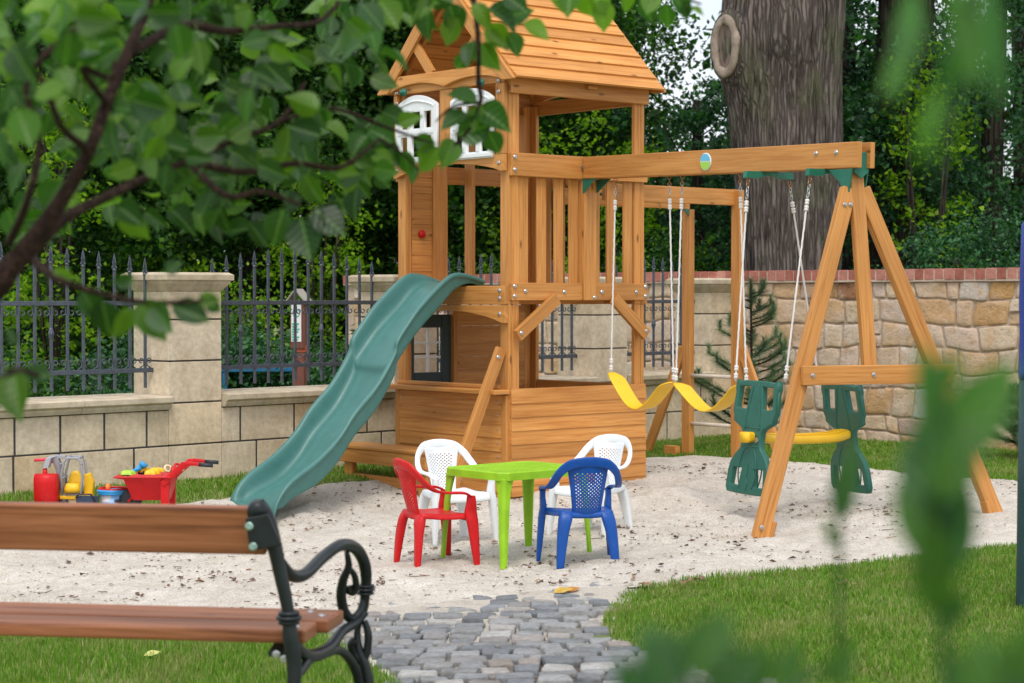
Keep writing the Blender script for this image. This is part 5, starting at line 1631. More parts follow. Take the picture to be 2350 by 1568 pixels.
Y = 18.6; c = W(690, 885, Y); gz = -.02; e = empty('roofed_sign', (c.x, Y, gz), -.35, 'brown wooden notice board with little gabled roof behind the iron fence', 'sign')
s = Y / F; zz = lambda y: W(0, y, Y).z - gz; xx = lambda x: (x - 690) * s
M['brownpaint'] = wood('brown_painted', (.16, .055, .04), (.2, .08, .06), (.09, .03, .02)); M['roofgrey'] = plastic('weathered_roof', (.32, .3, .25), .8)
m = MB(); box(m, xx(688), xx(702), -.03, .03, 0, zz(690)); m.build('post', M['brownpaint'], e)
m = MB(); box(m, xx(670), xx(706), -.05, -.03, zz(800), zz(690)); m.build('board', M['brownpaint'], e, bevel=.004)
m = MB(); box(m, xx(673), xx(698), -.054, -.0505, zz(784), zz(697)); pn = m.build('notice', M['white'], e)
M['signgreen'] = plastic('sign_green', (.02, .4, .25), .5)
m = MB()
for k in range(7):
    y = 742 + k * 6; w = [.9, .7, .95, .8, .6, .9, .75][k]; box(m, xx(675), xx(675 + 20 * w), -.0565, -.0545, zz(y + 3.6), zz(y))
torus(m, ((xx(686)), -.056, zz(718)), (.8, 0, 0), (0, 0, 1), .035, .005, 16, 4)
m.build('notice_print', M['signgreen'], pn)
for sg in (-1, 1):
    m = MB(); board(m, (xx(688), -.02, zz(664)), (xx(688) + sg * .12, -.02, zz(698)), .16, .012, (0, 1, 0)); m.build('roof', M['roofgrey'], e)
m = MB(); box(m, xx(672), xx(690), -.02, .02, zz(885), zz(815)); m.build('lower_box', M['brownpaint'], e)
M['orangered'] = plastic('red_band', (.4, .08, .03), .6)
m = MB(); box(m, xx(685), xx(705), -.035, .035, zz(808), zz(792)); m.build('red_band', M['orangered'], e)

Y = 19.4; c = W(630, 870, Y); e = empty('blue_bench', (c.x, Y, -.02), .1, 'blue metal bench standing behind the iron fence', 'bench')
M['bluemetal'] = metal('blue_paint', (.01, .12, .25), .5, .1)
zz = lambda y: W(0, y, Y).z + .02
m = MB(); box(m, -.55, .22, -.15, .15, zz(852), zz(843)); m.build('seat', M['bluemetal'], e, bevel=.004)
for x in (-.5, .17): m = MB(); box(m, x, x + .05, -.14, .14, 0, zz(852)); m.build('leg', M['bluemetal'], e, bevel=.004)

# ================================================================== LEAF / TREE TOOLS
def leafcloud(name, centers, ctr_r, n_per, size, mat, parent=None, flat=.6):
    C = np.asarray(centers, float); n = len(C) * n_per
    base = np.repeat(C, n_per, 0); rr = np.repeat(np.broadcast_to(ctr_r, (len(C),)), n_per)
    off = NR.normal(0, 1, (n, 3)) * rr[:, None] * np.array([1, 1, .75]) * .5
    P = base + off
    nrm = NR.normal(0, 1, (n, 3)); nrm[:, 2] = np.abs(nrm[:, 2]) * 1.2 + .1; nrm /= np.linalg.norm(nrm, axis=1)[:, None]
    d = NR.normal(0, 1, (n, 3)); d -= nrm * (d * nrm).sum(1)[:, None]; d /= np.linalg.norm(d, axis=1)[:, None]
    s = np.cross(nrm, d); L = size * NR.uniform(.6, 1.25, n)[:, None]; Wd = L * flat
    sag = nrm * L * .12
    Q = np.stack([P - d * L * .5, P - d * L * .08 + s * Wd * .5 - sag, P + d * L * .5, P - d * L * .08 - s * Wd * .5 - sag], 1).reshape(-1, 3)
    idx = np.arange(n * 4)
    return np_mesh(name, Q, np.full(n, 4), idx, mat, parent)

def lobes(c, r, k, seed, sy=.8):
    rr = random.Random(seed); out = []
    for _ in range(k):
        while True:
            p = V((rr.uniform(-1, 1), rr.uniform(-1, 1), rr.uniform(-1, 1)))
            if .35 < p.length < 1: break
        out.append((c[0] + p.x * r[0], c[1] + p.y * r[1], c[2] + p.z * r[2]))
    return out

def trunk_mesh(name, h, r0, r1, mat, parent, lean=(0, 0), seed=0, limbs=5, nn=14, limbz=.35):
    m = MB(); rr = random.Random(seed); P = []; N = 9
    for k in range(N):
        t = k / (N - 1); P.append(V((lean[0] * t + .1 * r0 * sin(3 * t + seed), lean[1] * t, h * t)))
    tube(m, P, [r0 * 1.25] + [r0 + (r1 - r0) * k / (N - 1) for k in range(1, N)], nn)
    for k in range(limbs):
        t = limbz + (1 - limbz) * k / max(1, limbs); a = rr.uniform(0, 2 * pi); b = P[0].lerp(P[-1], t); l = h * rr.uniform(.18, .34)
        tube(m, [b, b + V((cos(a) * l * .5, sin(a) * l * .5, l * .28)), b + V((cos(a) * l, sin(a) * l, l * .7))], [r0 * .38 * (1.1 - t), r0 * .25 * (1.1 - t), r0 * .08], 7)
    return m.build(name, mat, parent, smooth=True)

# ------------------------------------------------------------------ background wood: three crown shapes, copied
def tree(x, y, h, r, mat, seed, label, cr, ncl, nper, sz, cz=None, trunk=True, grp='trees of the wood behind the walls', name='broadleaf_tree', tm='darkbark'):
    e = empty(name, (x, y, -.05), 0, label, 'tree', grp)
    if trunk: trunk_mesh('trunk', h * .85, r, r * .4, M[tm], e, seed=seed, lean=(R.uniform(-.3, .3), 0))
    cz = cz or h * .55
    L = lobes((0, 0, cz), cr, ncl, seed)
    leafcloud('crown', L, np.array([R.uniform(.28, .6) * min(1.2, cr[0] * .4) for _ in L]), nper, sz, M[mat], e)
    return e
def retree(src, x, y, rz, sc, label):
    c = copy_tree(src); c.location = (x, y, -.05); c.rotation_euler.z = rz; c.scale = (sc, sc, sc); c['label'] = label; return c
def at(px, Y): return (px - 1175) / F * Y
# low bushes right behind the fence and walls
grpT = 'trees of the wood behind the walls'; grpB = 'bushes growing behind the fence'
def bush(px, Y, w, h, mat, seed, label, n=90, per=110, sz=.06, z0=.1, group=grpB):
    e = empty('bush', (at(px, Y), Y, -.05), 0, label, 'bush', group)
    L = lobes((0, 0, h * .5), (w / 2, w * .35, h * .5), n, seed)
    leafcloud('foliage', L, np.array([.22 + .1 * R.random() for _ in L]), per, sz, M[mat], e)
    m = MB(); rr = random.Random(seed)
    for k in range(6):
        a = rr.uniform(0, 6.3); tube(m, [(0, 0, 0), (cos(a) * w * .15, sin(a) * .2, h * .4), (cos(a) * w * .3, sin(a) * .4, h * .8)], [.03, .02, .008], 6)
    m.build('stem', M['darkbark'], e, smooth=True)
    return e
bush(610, 19.8, 2.1, .95, 'leaf_blue', 1, 'leafy green bush behind the fence beside the roofed notice board')
bush(800, 20.4, 1.8, .85, 'leaf_far', 2, 'green bush behind the fence just left of the slide top')
bush(160, 17.0, 2.2, .55, 'leaf_blue', 3, 'low dark bush behind the fence, left of the nearest pillar')
bush(-60, 16.6, 1.8, .9, 'leaf_far', 4, 'dark bush behind the fence at the left picture edge')
bush(420, 19.8, 2.0, 1.15, 'leaf_blue', 5, 'dark bush standing behind the nearest pillar')
bush(560, 20.6, .8, 1.6, 'leaf_painted_lit', 6, 'slender bush painted sunlit light green behind the fence near the pillar', n=25, per=80)
bush(1400, 25.6, 3.2, 1.9, 'leaf_painted_lit', 7, 'bush painted sunlit yellow green above the brick coping seen through the tower', n=60)
bush(1560, 25.8, 2.6, 2.2, 'leaf_far', 8, 'green bush behind the brick coping left of the oak trunk')
bush(1150, 26.5, 3.4, 2.0, 'leaf_far', 9, 'green bush behind the tower above the brick coping')
bush(2260, 22.8, 2.6, 2.3, 'leaf_blue', 12, 'large dark bush above the wall at the right picture edge', n=130)

A = tree(at(980, 30), 30, 10, .28, 'leaf_far', 21, 'dark leafy tree behind the tower roof', (3.2, 2.4, 3.6), 300, 150, .11, cz=4.4)
B = tree(at(1610, 29), 29, 5, .15, 'leaf_blue', 22, 'bluish green tree between tower and oak trunk', (1.5, 1.6, 2.4), 105, 120, .10, cz=2.7)
C = tree(at(2260, 26), 26, 9, .2, 'leaf_blue', 23, 'bluish green tree filling the right picture edge', (2.0, 1.8, 3.0), 150, 120, .09, cz=3.1)
D = tree(at(150, 27), 27, 10, .3, 'leaf_far', 24, 'dark tree behind the fence at far left', (3.0, 2.4, 3.6), 300, 150, .11, cz=4.0)
for src, px, Y, rz, sc, lab in [
    (A, 560, 29, 1.0, 1.0, 'dark tree behind the first fence panel'),
    (A, 1180, 33, 2.2, 1.0, 'dark tree seen through the open upper storey of the tower'),
    (D, -200, 31, 2.0, 1.1, 'dark tree standing outside the left picture edge'),
    (D, 780, 35, 4.0, 1.25, 'tall dark tree farther back left of the tower'),
    (A, 350, 36, 5.0, 1.3, 'tall dark tree farther back above the nearest pillar'),
    (D, 1040, 38, .5, 1.3, 'tall dark tree far behind the playhouse window'),
    (B, 2050, 29, 1.2, 1.0, 'bluish green tree right behind the dark trunk'),
    (C, 1960, 26.8, 2.5, 1.0, 'small dark leafy tree between oak and dark trunk'),
    (C, 2360, 30.5, 3.0, 1.05, 'green tree far back at the right picture edge'),
    (B, 1760, 35, 3.3, 1.1, 'tree hidden mostly by the oak trunk'),
    (B, 1440, 36, 5.3, 1.0, 'small far tree below the bright sky gap'),
]: retree(src, at(px, Y), Y, rz, sc, lab)
for px, Y, w_, h_, sd_, lab in ((400, 26.6, 2.0, 2.2, 31, 'young tree painted sunlit yellow green deep in the wood above the nearest pillar'),
        (730, 26.8, 1.4, 3.4, 32, 'young tree painted sunlit light green in the wood left of the tower'), (1330, 27.2, 2.6, 4.0, 33, 'tree painted sunlit yellow green behind the open upper storey'),
        (2125, 24.4, 1.1, 4.6, 34, 'narrow tree painted sunlit yellow green right of the dark trunk'), (120, 24.2, 1.3, 4.5, 35, 'young tree painted sunlit light green at far left among dark ones'), (1640, 27.5, .9, 2.2, 36, 'bush painted sunlit light green at the left foot of the oak')):
    bush(px, Y, w_, h_, 'leaf_painted_lit', sd_, lab, n=int(28 * w_ * h_ / 4) + 10, per=50, sz=.09, group='young trees painted as sunlit patches in the wood')  # added to imitate sunlit patches; the light is in the leaf colour
# far dark mass of the wood
L = []
for k in range(900):
    px = R.uniform(-500, 2900); Y = R.uniform(40, 52)
    top = 7.5 if not (1340 < px < 1700) else 3.6
    if px > 2080: top = 3.4
    L.append((at(px, Y), Y, R.uniform(0, top)))
o = leafcloud('far_wood', L, 1.2, 60, .32, M['leaf_far']); tag(o, 'dense far wood reading as one dark green mass', 'wood', kind='stuff')

# ------------------------------------------------------------------ great oak trunk
def oak():
    Y = 24.0; cx = at(1805, Y); e = empty('oak_tree', (cx, Y, -.05), 0, 'massive old oak trunk with ridged bark and a pale healed branch cut', 'tree', grpT)
    s = Y / F
    H = 7.5; NZ, NA = 230, 200; vs = []
    def rad(z):
        # half width from the picture
        ks = [(0, 140), (1.0, 118), (1.7, 111), (2.6, 119), (3.4, 126), (4.2, 130), (5, 138), (6, 160), (7.6, 175)]
        for (a, ra), (b, rb) in zip(ks[:-1], ks[1:]):
            if a <= z <= b: return (ra + (rb - ra) * sstep(a, b, z)) * s
        return 170 * s
    for j in range(NZ):
        z = H * j / (NZ - 1); r0 = rad(z); sh = (12 - 20 * sstep(1.6, 4.5, z)) * s
        for i in range(NA):
            a = 2 * pi * i / NA
            warp = noise.noise(V((cos(a) * 2, sin(a) * 2, z * .8))) * .12
            rn = noise.noise(V((cos(a + warp * .3) * 19, sin(a + warp * .3) * 19, z * .8)))
            rg = abs(rn); fine = noise.noise(V((cos(a) * 30, sin(a) * 30, z * 5)))
            big = noise.noise(V((cos(a) * 1.3, sin(a) * 1.3, z * .5 + 9)))
            r = r0 * (1 + .04 * big) + .045 * (min(rg, .3) / .3) ** .8 - .03 + .006 * fine
            # bulge round the cut
            dx = cos(a) * r; bz = 1.36 + (680 - 110) * s
            bl = math.exp(-((z - 4.32) / .50) ** 2) * .7 * max(0, cos(a - radians(207))) ** 6
            r += .30 * bl + .12 * math.exp(-((z - 4.45) / .4) ** 2) * max(0, cos(a - radians(268))) ** 10
            vs.append((cos(a) * r + sh, sin(a) * r, z))
    fs = []
    for j in range(NZ - 1):
        for i in range(NA): k = (i + 1) % NA; fs.append([j * NA + i, j * NA + k, (j + 1) * NA + k, (j + 1) * NA + i])
    me = bpy.data.meshes.new('trunk'); me.from_pydata(vs, [], fs); me.materials.append(M['oak']); link('trunk', me, e, True)
    # cut scar facing left-front
    n = V((-.78, -.62, .0)).normalized(); h = V((-n.y, n.x, 0)) ; up_ = V((0, 0, 1)); scn = n * .035 + V((.015, 0, 0))
    c = V(((1656 - 1805) * s, -.42, W(0, 106, Y - .4).z + .05)) + scn
    m = MB(); P = []
    for k in range(41):
        a = 2 * pi * k / 40; w = 1 + .07 * noise.noise(V((cos(a) * 2, sin(a) * 2, 4)))
        P.append(c + h * (.175 * cos(a) * w) + up_ * (.31 * sin(a) * w * (1.0 if sin(a) > 0 else 1.05)) - n * .0)
    RV = [(p_ - c).normalized() for p_ in P]
    sweep(m, P, [r_ * (.058 + .02 * noise.noise(V((k * .4, 0, 0)))) for k, r_ in enumerate(RV)], [n * (.034 + .02 * noise.noise(V((k * .5, 3, 0)))) for k in range(41)], 12, .8, False)
    sc_ = m.build('cut_callus', M['scar'], e, smooth=True)
    m = MB(); 
    for rr_, dd in ((1, -.01), (.6, -.0), (.2, -.02)):
        for k in range(24): a = 2 * pi * k / 24; m.v.append(c + h * (.15 * cos(a) * rr_) + up_ * (.29 * sin(a) * rr_) + n * (dd + .02 * noise.noise(V((cos(a) * 3 * rr_, sin(a) * 3 * rr_, 1)))))
    for j in range(2):
        for k in range(24): q = (k + 1) % 24; m.face([j * 24 + k, j * 24 + q, j * 24 + 24 + q, j * 24 + 24 + k])
    m.face([48 + k for k in range(24)]); m.build('cut_face', M['scarin'], e, smooth=True)
    m = MB(); base = c - n * .55; tube(m, [base, c - n * .3, c - n * .03], [.46, .38, .29], 20); 
    st = m.build('branch_stub', M['oak'], e, smooth=True)
    for v in st.data.vertices: v.co.z = c.z + (v.co.z - c.z) * 1.45
    # crown far above
    L = lobes((0, 0, 9.5), (5, 4, 2.6), 120, 77); leafcloud('crown', L, .9, 70, .16, M['leaf_far'], e)
oak()
def dark_trunk():
    Y = 25.5; cx = at(2050, Y); e = empty('dark_tree', (cx, Y, -.05), 0, 'dark shaded tree trunk right of the great oak', 'tree', grpT)
    vs, fs = [], []; NZ, NA = 90, 110
    for j in range(NZ):
        z = 8 * j / (NZ - 1)
        for i in range(NA):
            a = 2 * pi * i / NA; rn = abs(noise.noise(V((cos(a) * 9, sin(a) * 9, z * 1.2))))
            r = .31 + .10 * math.exp(-z * .8) + .05 * (min(rn, .3) / .3) + .03 * noise.noise(V((cos(a), sin(a), z * .7)))
            vs.append((cos(a) * r + .03 * z, sin(a) * r, z))
    for j in range(NZ - 1):
        for i in range(NA): k = (i + 1) % NA; fs.append([j * NA + i, j * NA + k, (j + 1) * NA + k, (j + 1) * NA + i])
    me = bpy.data.meshes.new('trunk'); me.from_pydata(vs, [], fs); me.materials.append(M['darkbark']); link('trunk', me, e, True)
    L = [(R.uniform(-1.0, .9), R.uniform(-.9, -.2), z) for z in [R.uniform(2.5, 4.4) for _ in range(26)]] + lobes((0, 0, 8.5), (3.5, 3, 2), 70, 78)
    leafcloud('crown', L, np.array([.45] * 26 + [.9] * 70), 90, .10, M['leaf_blue'], e)
dark_trunk()

# ------------------------------------------------------------------ young pine by the wall, dwarf pine right
def pine(loc, h, label, spread, nbr, name='young_pine', seed=3, trunk_r=.018, dense=1):
    e = empty(name, loc, 0, label, 'pine'); rr = random.Random(seed)
    m = MB(); tube(m, [(0, 0, 0), (.01, 0, h * .5), (0, 0, h)], [trunk_r, trunk_r * .7, .006], 7); m.build('trunk', M['twig'], e, smooth=True)
    br = MB(); shoots = []
    for k in range(nbr):
        z = h * (.1 + .85 * (k / nbr) ** .9); l = spread * (1.05 - z / h) * rr.uniform(.7, 1.1) + .05; a = rr.uniform(0, 2 * pi)
        b = V((0, 0, z)); t = b + V((cos(a) * l, sin(a) * l, l * .42)); md = b.lerp(t, .5) + V((0, 0, -l * .07))
        tube(br, [b, md, t], [.008, .006, .004], 5); shoots += [(b, md, .35), (md, t, 1), (t - V((0, 0, .01)), t + V((0, 0, .07)), 1)]
    shoots.append((V((0, 0, h * .82)), V((0, 0, h + .02)), 1))
    br.build('branch', M['twig'], e, smooth=True)
    pts = []; fs = []
    for a, b, dn in shoots:
        d = (b - a); n = int(d.length * 1300 * dn * dense)
        if d.length < 1e-4: continue
        dd = d.normalized()
        for _ in range(n):
            p = a + d * rr.random(); q = V((rr.gauss(0, 1), rr.gauss(0, 1), rr.gauss(0, 1))); q = (q - dd * q.dot(dd)).normalized()
            t = (q * .8 + dd * .7).normalized() * rr.uniform(.06, .10); w = q.cross(dd).normalized() * .002
            s = len(pts); pts += [p - w, p + w, p + t]; fs.append([s, s + 1, s + 2])
    me = bpy.data.meshes.new('needles'); me.from_pydata([tuple(p) for p in pts], [], fs); me.materials.append(M['needle']); link('needles', me, e)
    return e
pl = W(1722, 960, 17.3); pine((pl.x, 17.3, g(pl.x, 17.3)), 1.42, 'thin young pine in front of the wall, behind the ladder posts', .5, 34, dense=1.1)
pl = W(2335, 1000, 15.9)
e = pine((pl.x + .05, 15.9, g(pl.x, 15.9)), .50, 'dwarf pine shrub before the rubble wall at the right edge', .40, 46, 'dwarf_pine', 8, .02, 1.6)

# ================================================================== NEAR FRUIT TREE (upper left)
LEAFUV = {}
def leaf_mesh(name, vs, fs, mat, parent):
    me = bpy.data.meshes.new(name); me.from_pydata([tuple(p) for p in vs], [], fs); me.materials.append(M[mat])
    L_ = LEAFUV.pop(id(vs)); ul = me.uv_layers.new(name='UVMap'); ul.data.foreach_set('uv', [c for f in fs for i in f for c in L_[i]])
    return link(name, me, parent, True)
def leaf_geo(P, d, n, L, w, fold, curl, vs, fs):
    """ovate leaf with pointed tip: base P, direction d, normal n"""
    s = n.cross(d).normalized(); n = d.cross(s).normalized(); b = len(vs); LU = LEAFUV.setdefault(id(vs), [])
    prof = [(0, .02), (.08, .55), (.25, .95), (.42, 1), (.6, .86), (.77, .55), (.88, .22), (1, .0)]
    for k, (t, q) in enumerate(prof):
        c = P + d * (L * t) - n * (curl * L * t * t)
        LU += [(-q, t), (-q * .5, t), (0, t), (q * .5, t), (q, t)]
        hw = w * q / 2; wav = .05 * L * sin(t * 9 + fold * 30) * q
        vs += [c + s * hw + n * (hw * fold + wav * .4), c + s * (hw * .5) + n * (hw * .5 * fold * .8), c, c - s * (hw * .5) + n * (hw * .5 * fold * .8), c - s * hw + n * (hw * fold - wav * .4)]
    for k in range(len(prof) - 1):
        for i in range(4): a = b + k * 5 + i; fs.append([a, a + 1, a + 6, a + 5])
def fruit_tree():
    root = V((-1.75, 3.35, g(-1.7, 3.3)))
    e = empty('fruit_tree', root, 0, 'fruit tree with broad green leaves hanging into the upper left of the picture', 'tree')
    m = MB(); tips = []
    def br(P, r, n=6):
        cr = crom([tuple(W(x, y, Y)) + (rr,) for (x, y, Y), rr in zip(P, r)], n)
        tube(m, [V(c[:3]) - root for c in cr], [c[3] for c in cr], 9); return [V(c[:3]) for c in cr]
    twigs = []
    # trunk outside the frame
    cr = crom([tuple(root) + (.075,), (-1.62, 3.34, .45, .065), (-1.35, 3.34, 1.0, .05), tuple(W(-70, 700, 3.3)) + (.030,), tuple(W(10, 625, 3.3)) + (.0215,)], 6)
    tube(m, [V(c[:3]) - root for c in cr], [c[3] for c in cr], 12)
    twigs.append(br([(0, 640, 3.3), (70, 560, 3.3), (150, 445, 3.3), (205, 345, 3.3), (255, 210, 3.35), (300, 105, 3.4), (330, 40, 3.45), (370, -60, 3.5)], [.021, .017, .013, .011, .0105, .010, .008, .006]))
    twigs.append(br([(60, 585, 3.3), (150, 500, 3.4), (240, 455, 3.5), (330, 410, 3.6), (430, 370, 3.7), (540, 320, 3.8), (640, 280, 3.9), (700, 190, 4.0)], [.014, .010, .009, .0075, .0065, .006, .005, .003]))
    twigs.append(br([(430, 370, 3.7), (560, 395, 3.8), (680, 375, 3.9), (780, 385, 3.9), (870, 320, 3.95)], [.008, .007, .006, .005, .003]))
    twigs.append(br([(300, 120, 3.4), (420, 60, 3.6), (520, 72, 3.7), (640, 60, 3.8), (730, 50, 3.9), (790, -10, 4.0)], [.009, .009, .008, .006, .005, .004]))
    twigs.append(br([(20, 560, 3.3), (60, 470, 3.2), (90, 330, 3.2), (60, 200, 3.2), (110, 120, 3.2), (180, 60, 3.3)], [.008, .007, .006, .005, .005, .003]))
    twigs.append(br([(205, 345, 3.3), (140, 290, 3.2), (100, 190, 3.2), (40, 130, 3.2)], [.008, .006, .005, .003]))
    twigs.append(br([(255, 250, 3.35), (190, 160, 3.2), (255, 180, 3.2), (262, 140, 3.2)], [.006, .006, .005, .004]))
    twigs.append(br([(80, 600, 3.2), (130, 640, 3.1), (200, 665, 3.1), (300, 690, 3.1), (390, 695, 3.1), (470, 690, 3.1)], [.008, .006, .005, .0045, .004, .002]))
    twigs.append(br([(-40, 880, 2.9), (0, 870, 2.9), (40, 850, 2.9), (90, 862, 2.9)], [.006, .005, .004, .003]))
    twigs.append(br([(820, -60, 4.3), (960, -30, 4.3), (1070, -20, 4.3), (1095, 60, 4.3), (1098, 180, 4.3), (1102, 240, 4.3), (1060, 320, 4.3), (1010, 345, 4.3)], [.012, .010, .008, .006, .0055, .005, .004, .002]))
    twigs.append(br([(1102, 235, 4.3), (1040, 245, 4.3), (1000, 280, 4.3)], [.004, .003, .002]))
    twigs.append(br([(870, 320, 3.95), (920, 350, 4.1), (960, 390, 4.2)], [.004, .003, .002]))
    twigs.append(br([(1070, -20, 4.3), (1240, -30, 4.3), (1400, -25, 4.3), (1540, -10, 4.3), (1610, 10, 4.3)], [.007, .006, .005, .004, .002]))
    twigs.append(br([(640, 280, 3.9), (760, 250, 3.9), (880, 290, 4.0), (990, 330, 4.2)], [.005, .004, .004, .002]))
    twigs.append(br([(430, 370, 3.7), (520, 450, 3.6), (600, 440, 3.6), (690, 470, 3.6)], [.007, .006, .005, .003]))
    m.build('trunk', M['twig'], e, smooth=True)
    vs, fs = [], []; st = MB()
    def leaf(px, py, Y, L, ang, face, rr):
        """tip direction ang in the picture plane (deg, 0 = right, -90 = down)"""
        p = W(px, py, Y) - root; a = radians(ang)
        d = V((cos(a), rr.uniform(-.5, .5), sin(a))).normalized()
        n = V((rr.gauss(0, .5), -1, rr.gauss(.35, .5))) if face else V((rr.gauss(0, 1), rr.gauss(0, 1), rr.gauss(.5, 1)))
        n = (n - d * n.dot(d)).normalized()
        if n.y > 0 and face: n = -n
        leaf_geo(p, d, n, L, L * rr.uniform(.66, .82), rr.uniform(.1, .9), rr.uniform(-.2, .6), vs, fs)
        q = p - d * (L * .35) + V((0, 0, L * .12)); tube(st, [q, p - d * (L * .1) + V((0, 0, L * .03)), p], .0011, 4)
    rr = random.Random(5)
    LIMB = [(0, 640), (35, 600), (70, 560), (110, 505), (150, 445), (180, 395), (205, 345), (230, 280), (255, 210), (275, 160), (300, 105)]
    # dense fill: leaves around the twigs
    def free(x, y):
        """regions the photograph shows open"""
        if x > 830 and y > 470: return False
        if y > 560 + .06 * x and x > 230: return False
        if x < 230 and y > 700: return False
        lim = [(0, 640), (230, 520), (430, 520), (560, 560), (660, 560), (740, 520), (810, 500), (900, 430), (960, 380)]
        if x > 960 and y > 120 and not (960 < x < 1200): return False
        for (a, b), (c, d) in zip(lim[:-1], lim[1:]):
            if a <= x <= c and y > b + (d - b) * (x - a) / (c - a): return False
        return True
    cnt = 0
    dens = [  # (x0,y0,x1,y1,n,Ymin,Ymax,Lmin,Lmax)
        (-60, -40, 420, 330, 290, 3.1, 4.6, .039, .064), (380, -40, 880, 330, 290, 3.7, 5.2, .046, .072), (-60, 60, 640, 560, 260, 3.3, 4.8, .042, .07),
        (330, 250, 860, 520, 140, 3.8, 5.0, .048, .072), (560, 380, 760, 560, 34, 3.8, 4.5, .05, .07),
        (850, -40, 1000, 60, 30, 3.9, 4.4, .045, .065), (760, 250, 890, 420, 14, 4.1, 4.6, .05, .07), (-50, -50, 420, 120, 20, 2.5, 3.0, .05, .07),
    ]
    for x0, y0, x1, y1, n, Ya, Yb, La, Lb in dens:
        for _ in range(n):
            x, y = rr.uniform(x0, x1), rr.uniform(y0, y1)
            hole = noise.noise(V((x / 95, y / 95, 2.2)))
            if hole < -.12 or x > 880 and y > 170 or not free(x, y + 30): continue
            if (960 < x < 1010 and 40 < y < 110): continue
            if 915 < x < 965 and 150 < y: continue
            Yl = rr.uniform(Ya, Yb)
            if Yl < 3.5 and min((x - a_) ** 2 + (y + 35 - b_) ** 2 for a_, b_ in LIMB) < 50 ** 2: Yl = rr.uniform(3.55, 4.2)
            leaf(x, y, Yl, rr.uniform(La, Lb), rr.gauss(-70, 62), rr.random() < .5, rr); cnt += 1
    # traced single leaves: (px,py of base, length px, direction, depth)
    T = [(40, 250, 115, -70, 3.1), (700, 400, 95, -60, 3.6), (650, 480, 110, -100, 3.6), (690, 500, 120, -80, 3.6), (720, 480, 110, -35, 3.6), (735, 470, 100, -55, 3.6),
         (190, 665, 90, -60, 3.1), (235, 690, 110, -80, 3.1), (290, 705, 95, -95, 3.1), (320, 690, 130, -65, 3.1), (350, 700, 110, -50, 3.1), (395, 700, 110, -35, 3.1), (170, 640, 60, 150, 3.1), (380, 625, 50, 30, 3.1), (455, 690, 60, 10, 3.1), (470, 690, 55, -30, 3.1), (260, 650, 60, 20, 3.1),
         (35, 860, 130, -75, 2.9), (0, 880, 110, -110, 2.9), (60, 860, 70, 0, 2.9), (40, 790, 50, 120, 2.9),
         (985, 20, 95, -95, 4.2), (1030, 10, 100, -70, 4.2), (1085, 10, 90, -40, 4.2), (1120, 20, 110, -20, 4.2), (1050, 40, 90, -110, 4.2), (1110, 80, 100, -10, 4.3), (1115, 60, 90, -50, 4.3), (1090, 95, 85, -105, 4.3), (1105, 100, 90, -60, 4.3), (1150, 40, 95, 5, 4.3), (1200, 55, 90, -30, 4.3), (1165, 75, 80, -70, 4.3), (1070, 120, 70, -120, 4.3), (940, -5, 90, -80, 4.2),
         (1160, -10, 85, -30, 4.2), (1310, -20, 90, -90, 4.3), (1345, -15, 80, -80, 4.3), (1380, 0, 95, -85, 4.3), (1365, -20, 80, -60, 4.3), (1430, -20, 70, -80, 4.3), (1480, -10, 80, -70, 4.3), (1500, -15, 75, -110, 4.3), (1530, 10, 75, -90, 4.3), (1545, -10, 80, -50, 4.3), (1570, 5, 55, -70, 4.3), (1585, 20, 45, -20, 4.3), (1260, -20, 70, -40, 4.3),
         (1095, 235, 95, 160, 4.3), (1100, 240, 85, -95, 4.3), (1070, 260, 90, -160, 4.3), (1050, 310, 110, 20, 4.3), (1040, 320, 90, -100, 4.3), (1100, 250, 110, -35, 4.3), (1010, 340, 95, -130, 4.3), (1000, 330, 80, 170, 4.3), (960, 380, 60, -110, 4.3), (1120, 300, 80, -60, 4.3), (930, 345, 80, -80, 4.2), (890, 330, 80, -60, 4.2), (890, 360, 80, -120, 4.2), (870, 330, 80, -70, 4.2), (850, 300, 90, -20, 4.2), (915, 285, 70, 15, 4.2)]
    for x, y, l, a, Y in T: leaf(x, y, Y, l * Y / F * (.8 if x > 840 else .88), a + rr.uniform(-8, 8), True, rr)
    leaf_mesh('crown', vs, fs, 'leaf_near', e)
    tag(st.build('leaf_stalks', M['leaf_near'], e, smooth=True), kind='stuff')
    print('near leaves', cnt)
fruit_tree()

# ================================================================== NEAR OUT-OF-FOCUS SHRUBS (right)
def near_shrub(name, label, stems, leaves, rootp, seed, cat='shrub', th=.003):
    KN = .8; stems = [[(x, y, Y * KN) for x, y, Y in P] for P in stems]; leaves = [(x, y, Y * KN, l, w, a) for x, y, Y, l, w, a in leaves]; rootp = (rootp[0] * KN, rootp[1] * KN, rootp[2]); th *= .8
    root = V(rootp); e = empty(name, root, 0, label, cat); m = MB(); vs, fs = [], []; rr = random.Random(seed)
    for P in stems:
        cr = [tuple(root)] + [tuple(W(x, y, Y)) for x, y, Y in P] if P[0][1] > 1500 else crom([tuple(W(x, y, Y)) for x, y, Y in P], 6)
        tube(m, [V(c) - root for c in cr], [th * (1.6 - k / len(cr)) for k in range(len(cr))], 7)
    m.build('stem', M['leaf_shrub'], e, smooth=True)
    for x, y, Y, l, w, a in leaves:
        p = W(x, y, Y) - root; q = radians(a); d = V((cos(q), rr.uniform(-.3, .3), sin(q))).normalized(); n = V((rr.gauss(0, .3), -1, rr.gauss(.3, .3))); n = (n - d * n.dot(d)).normalized()
        leaf_geo(p, d, n, l * Y / F, w * Y / F, rr.uniform(.1, .35), rr.uniform(0, .3), vs, fs)
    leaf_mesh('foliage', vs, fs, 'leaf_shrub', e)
    return e
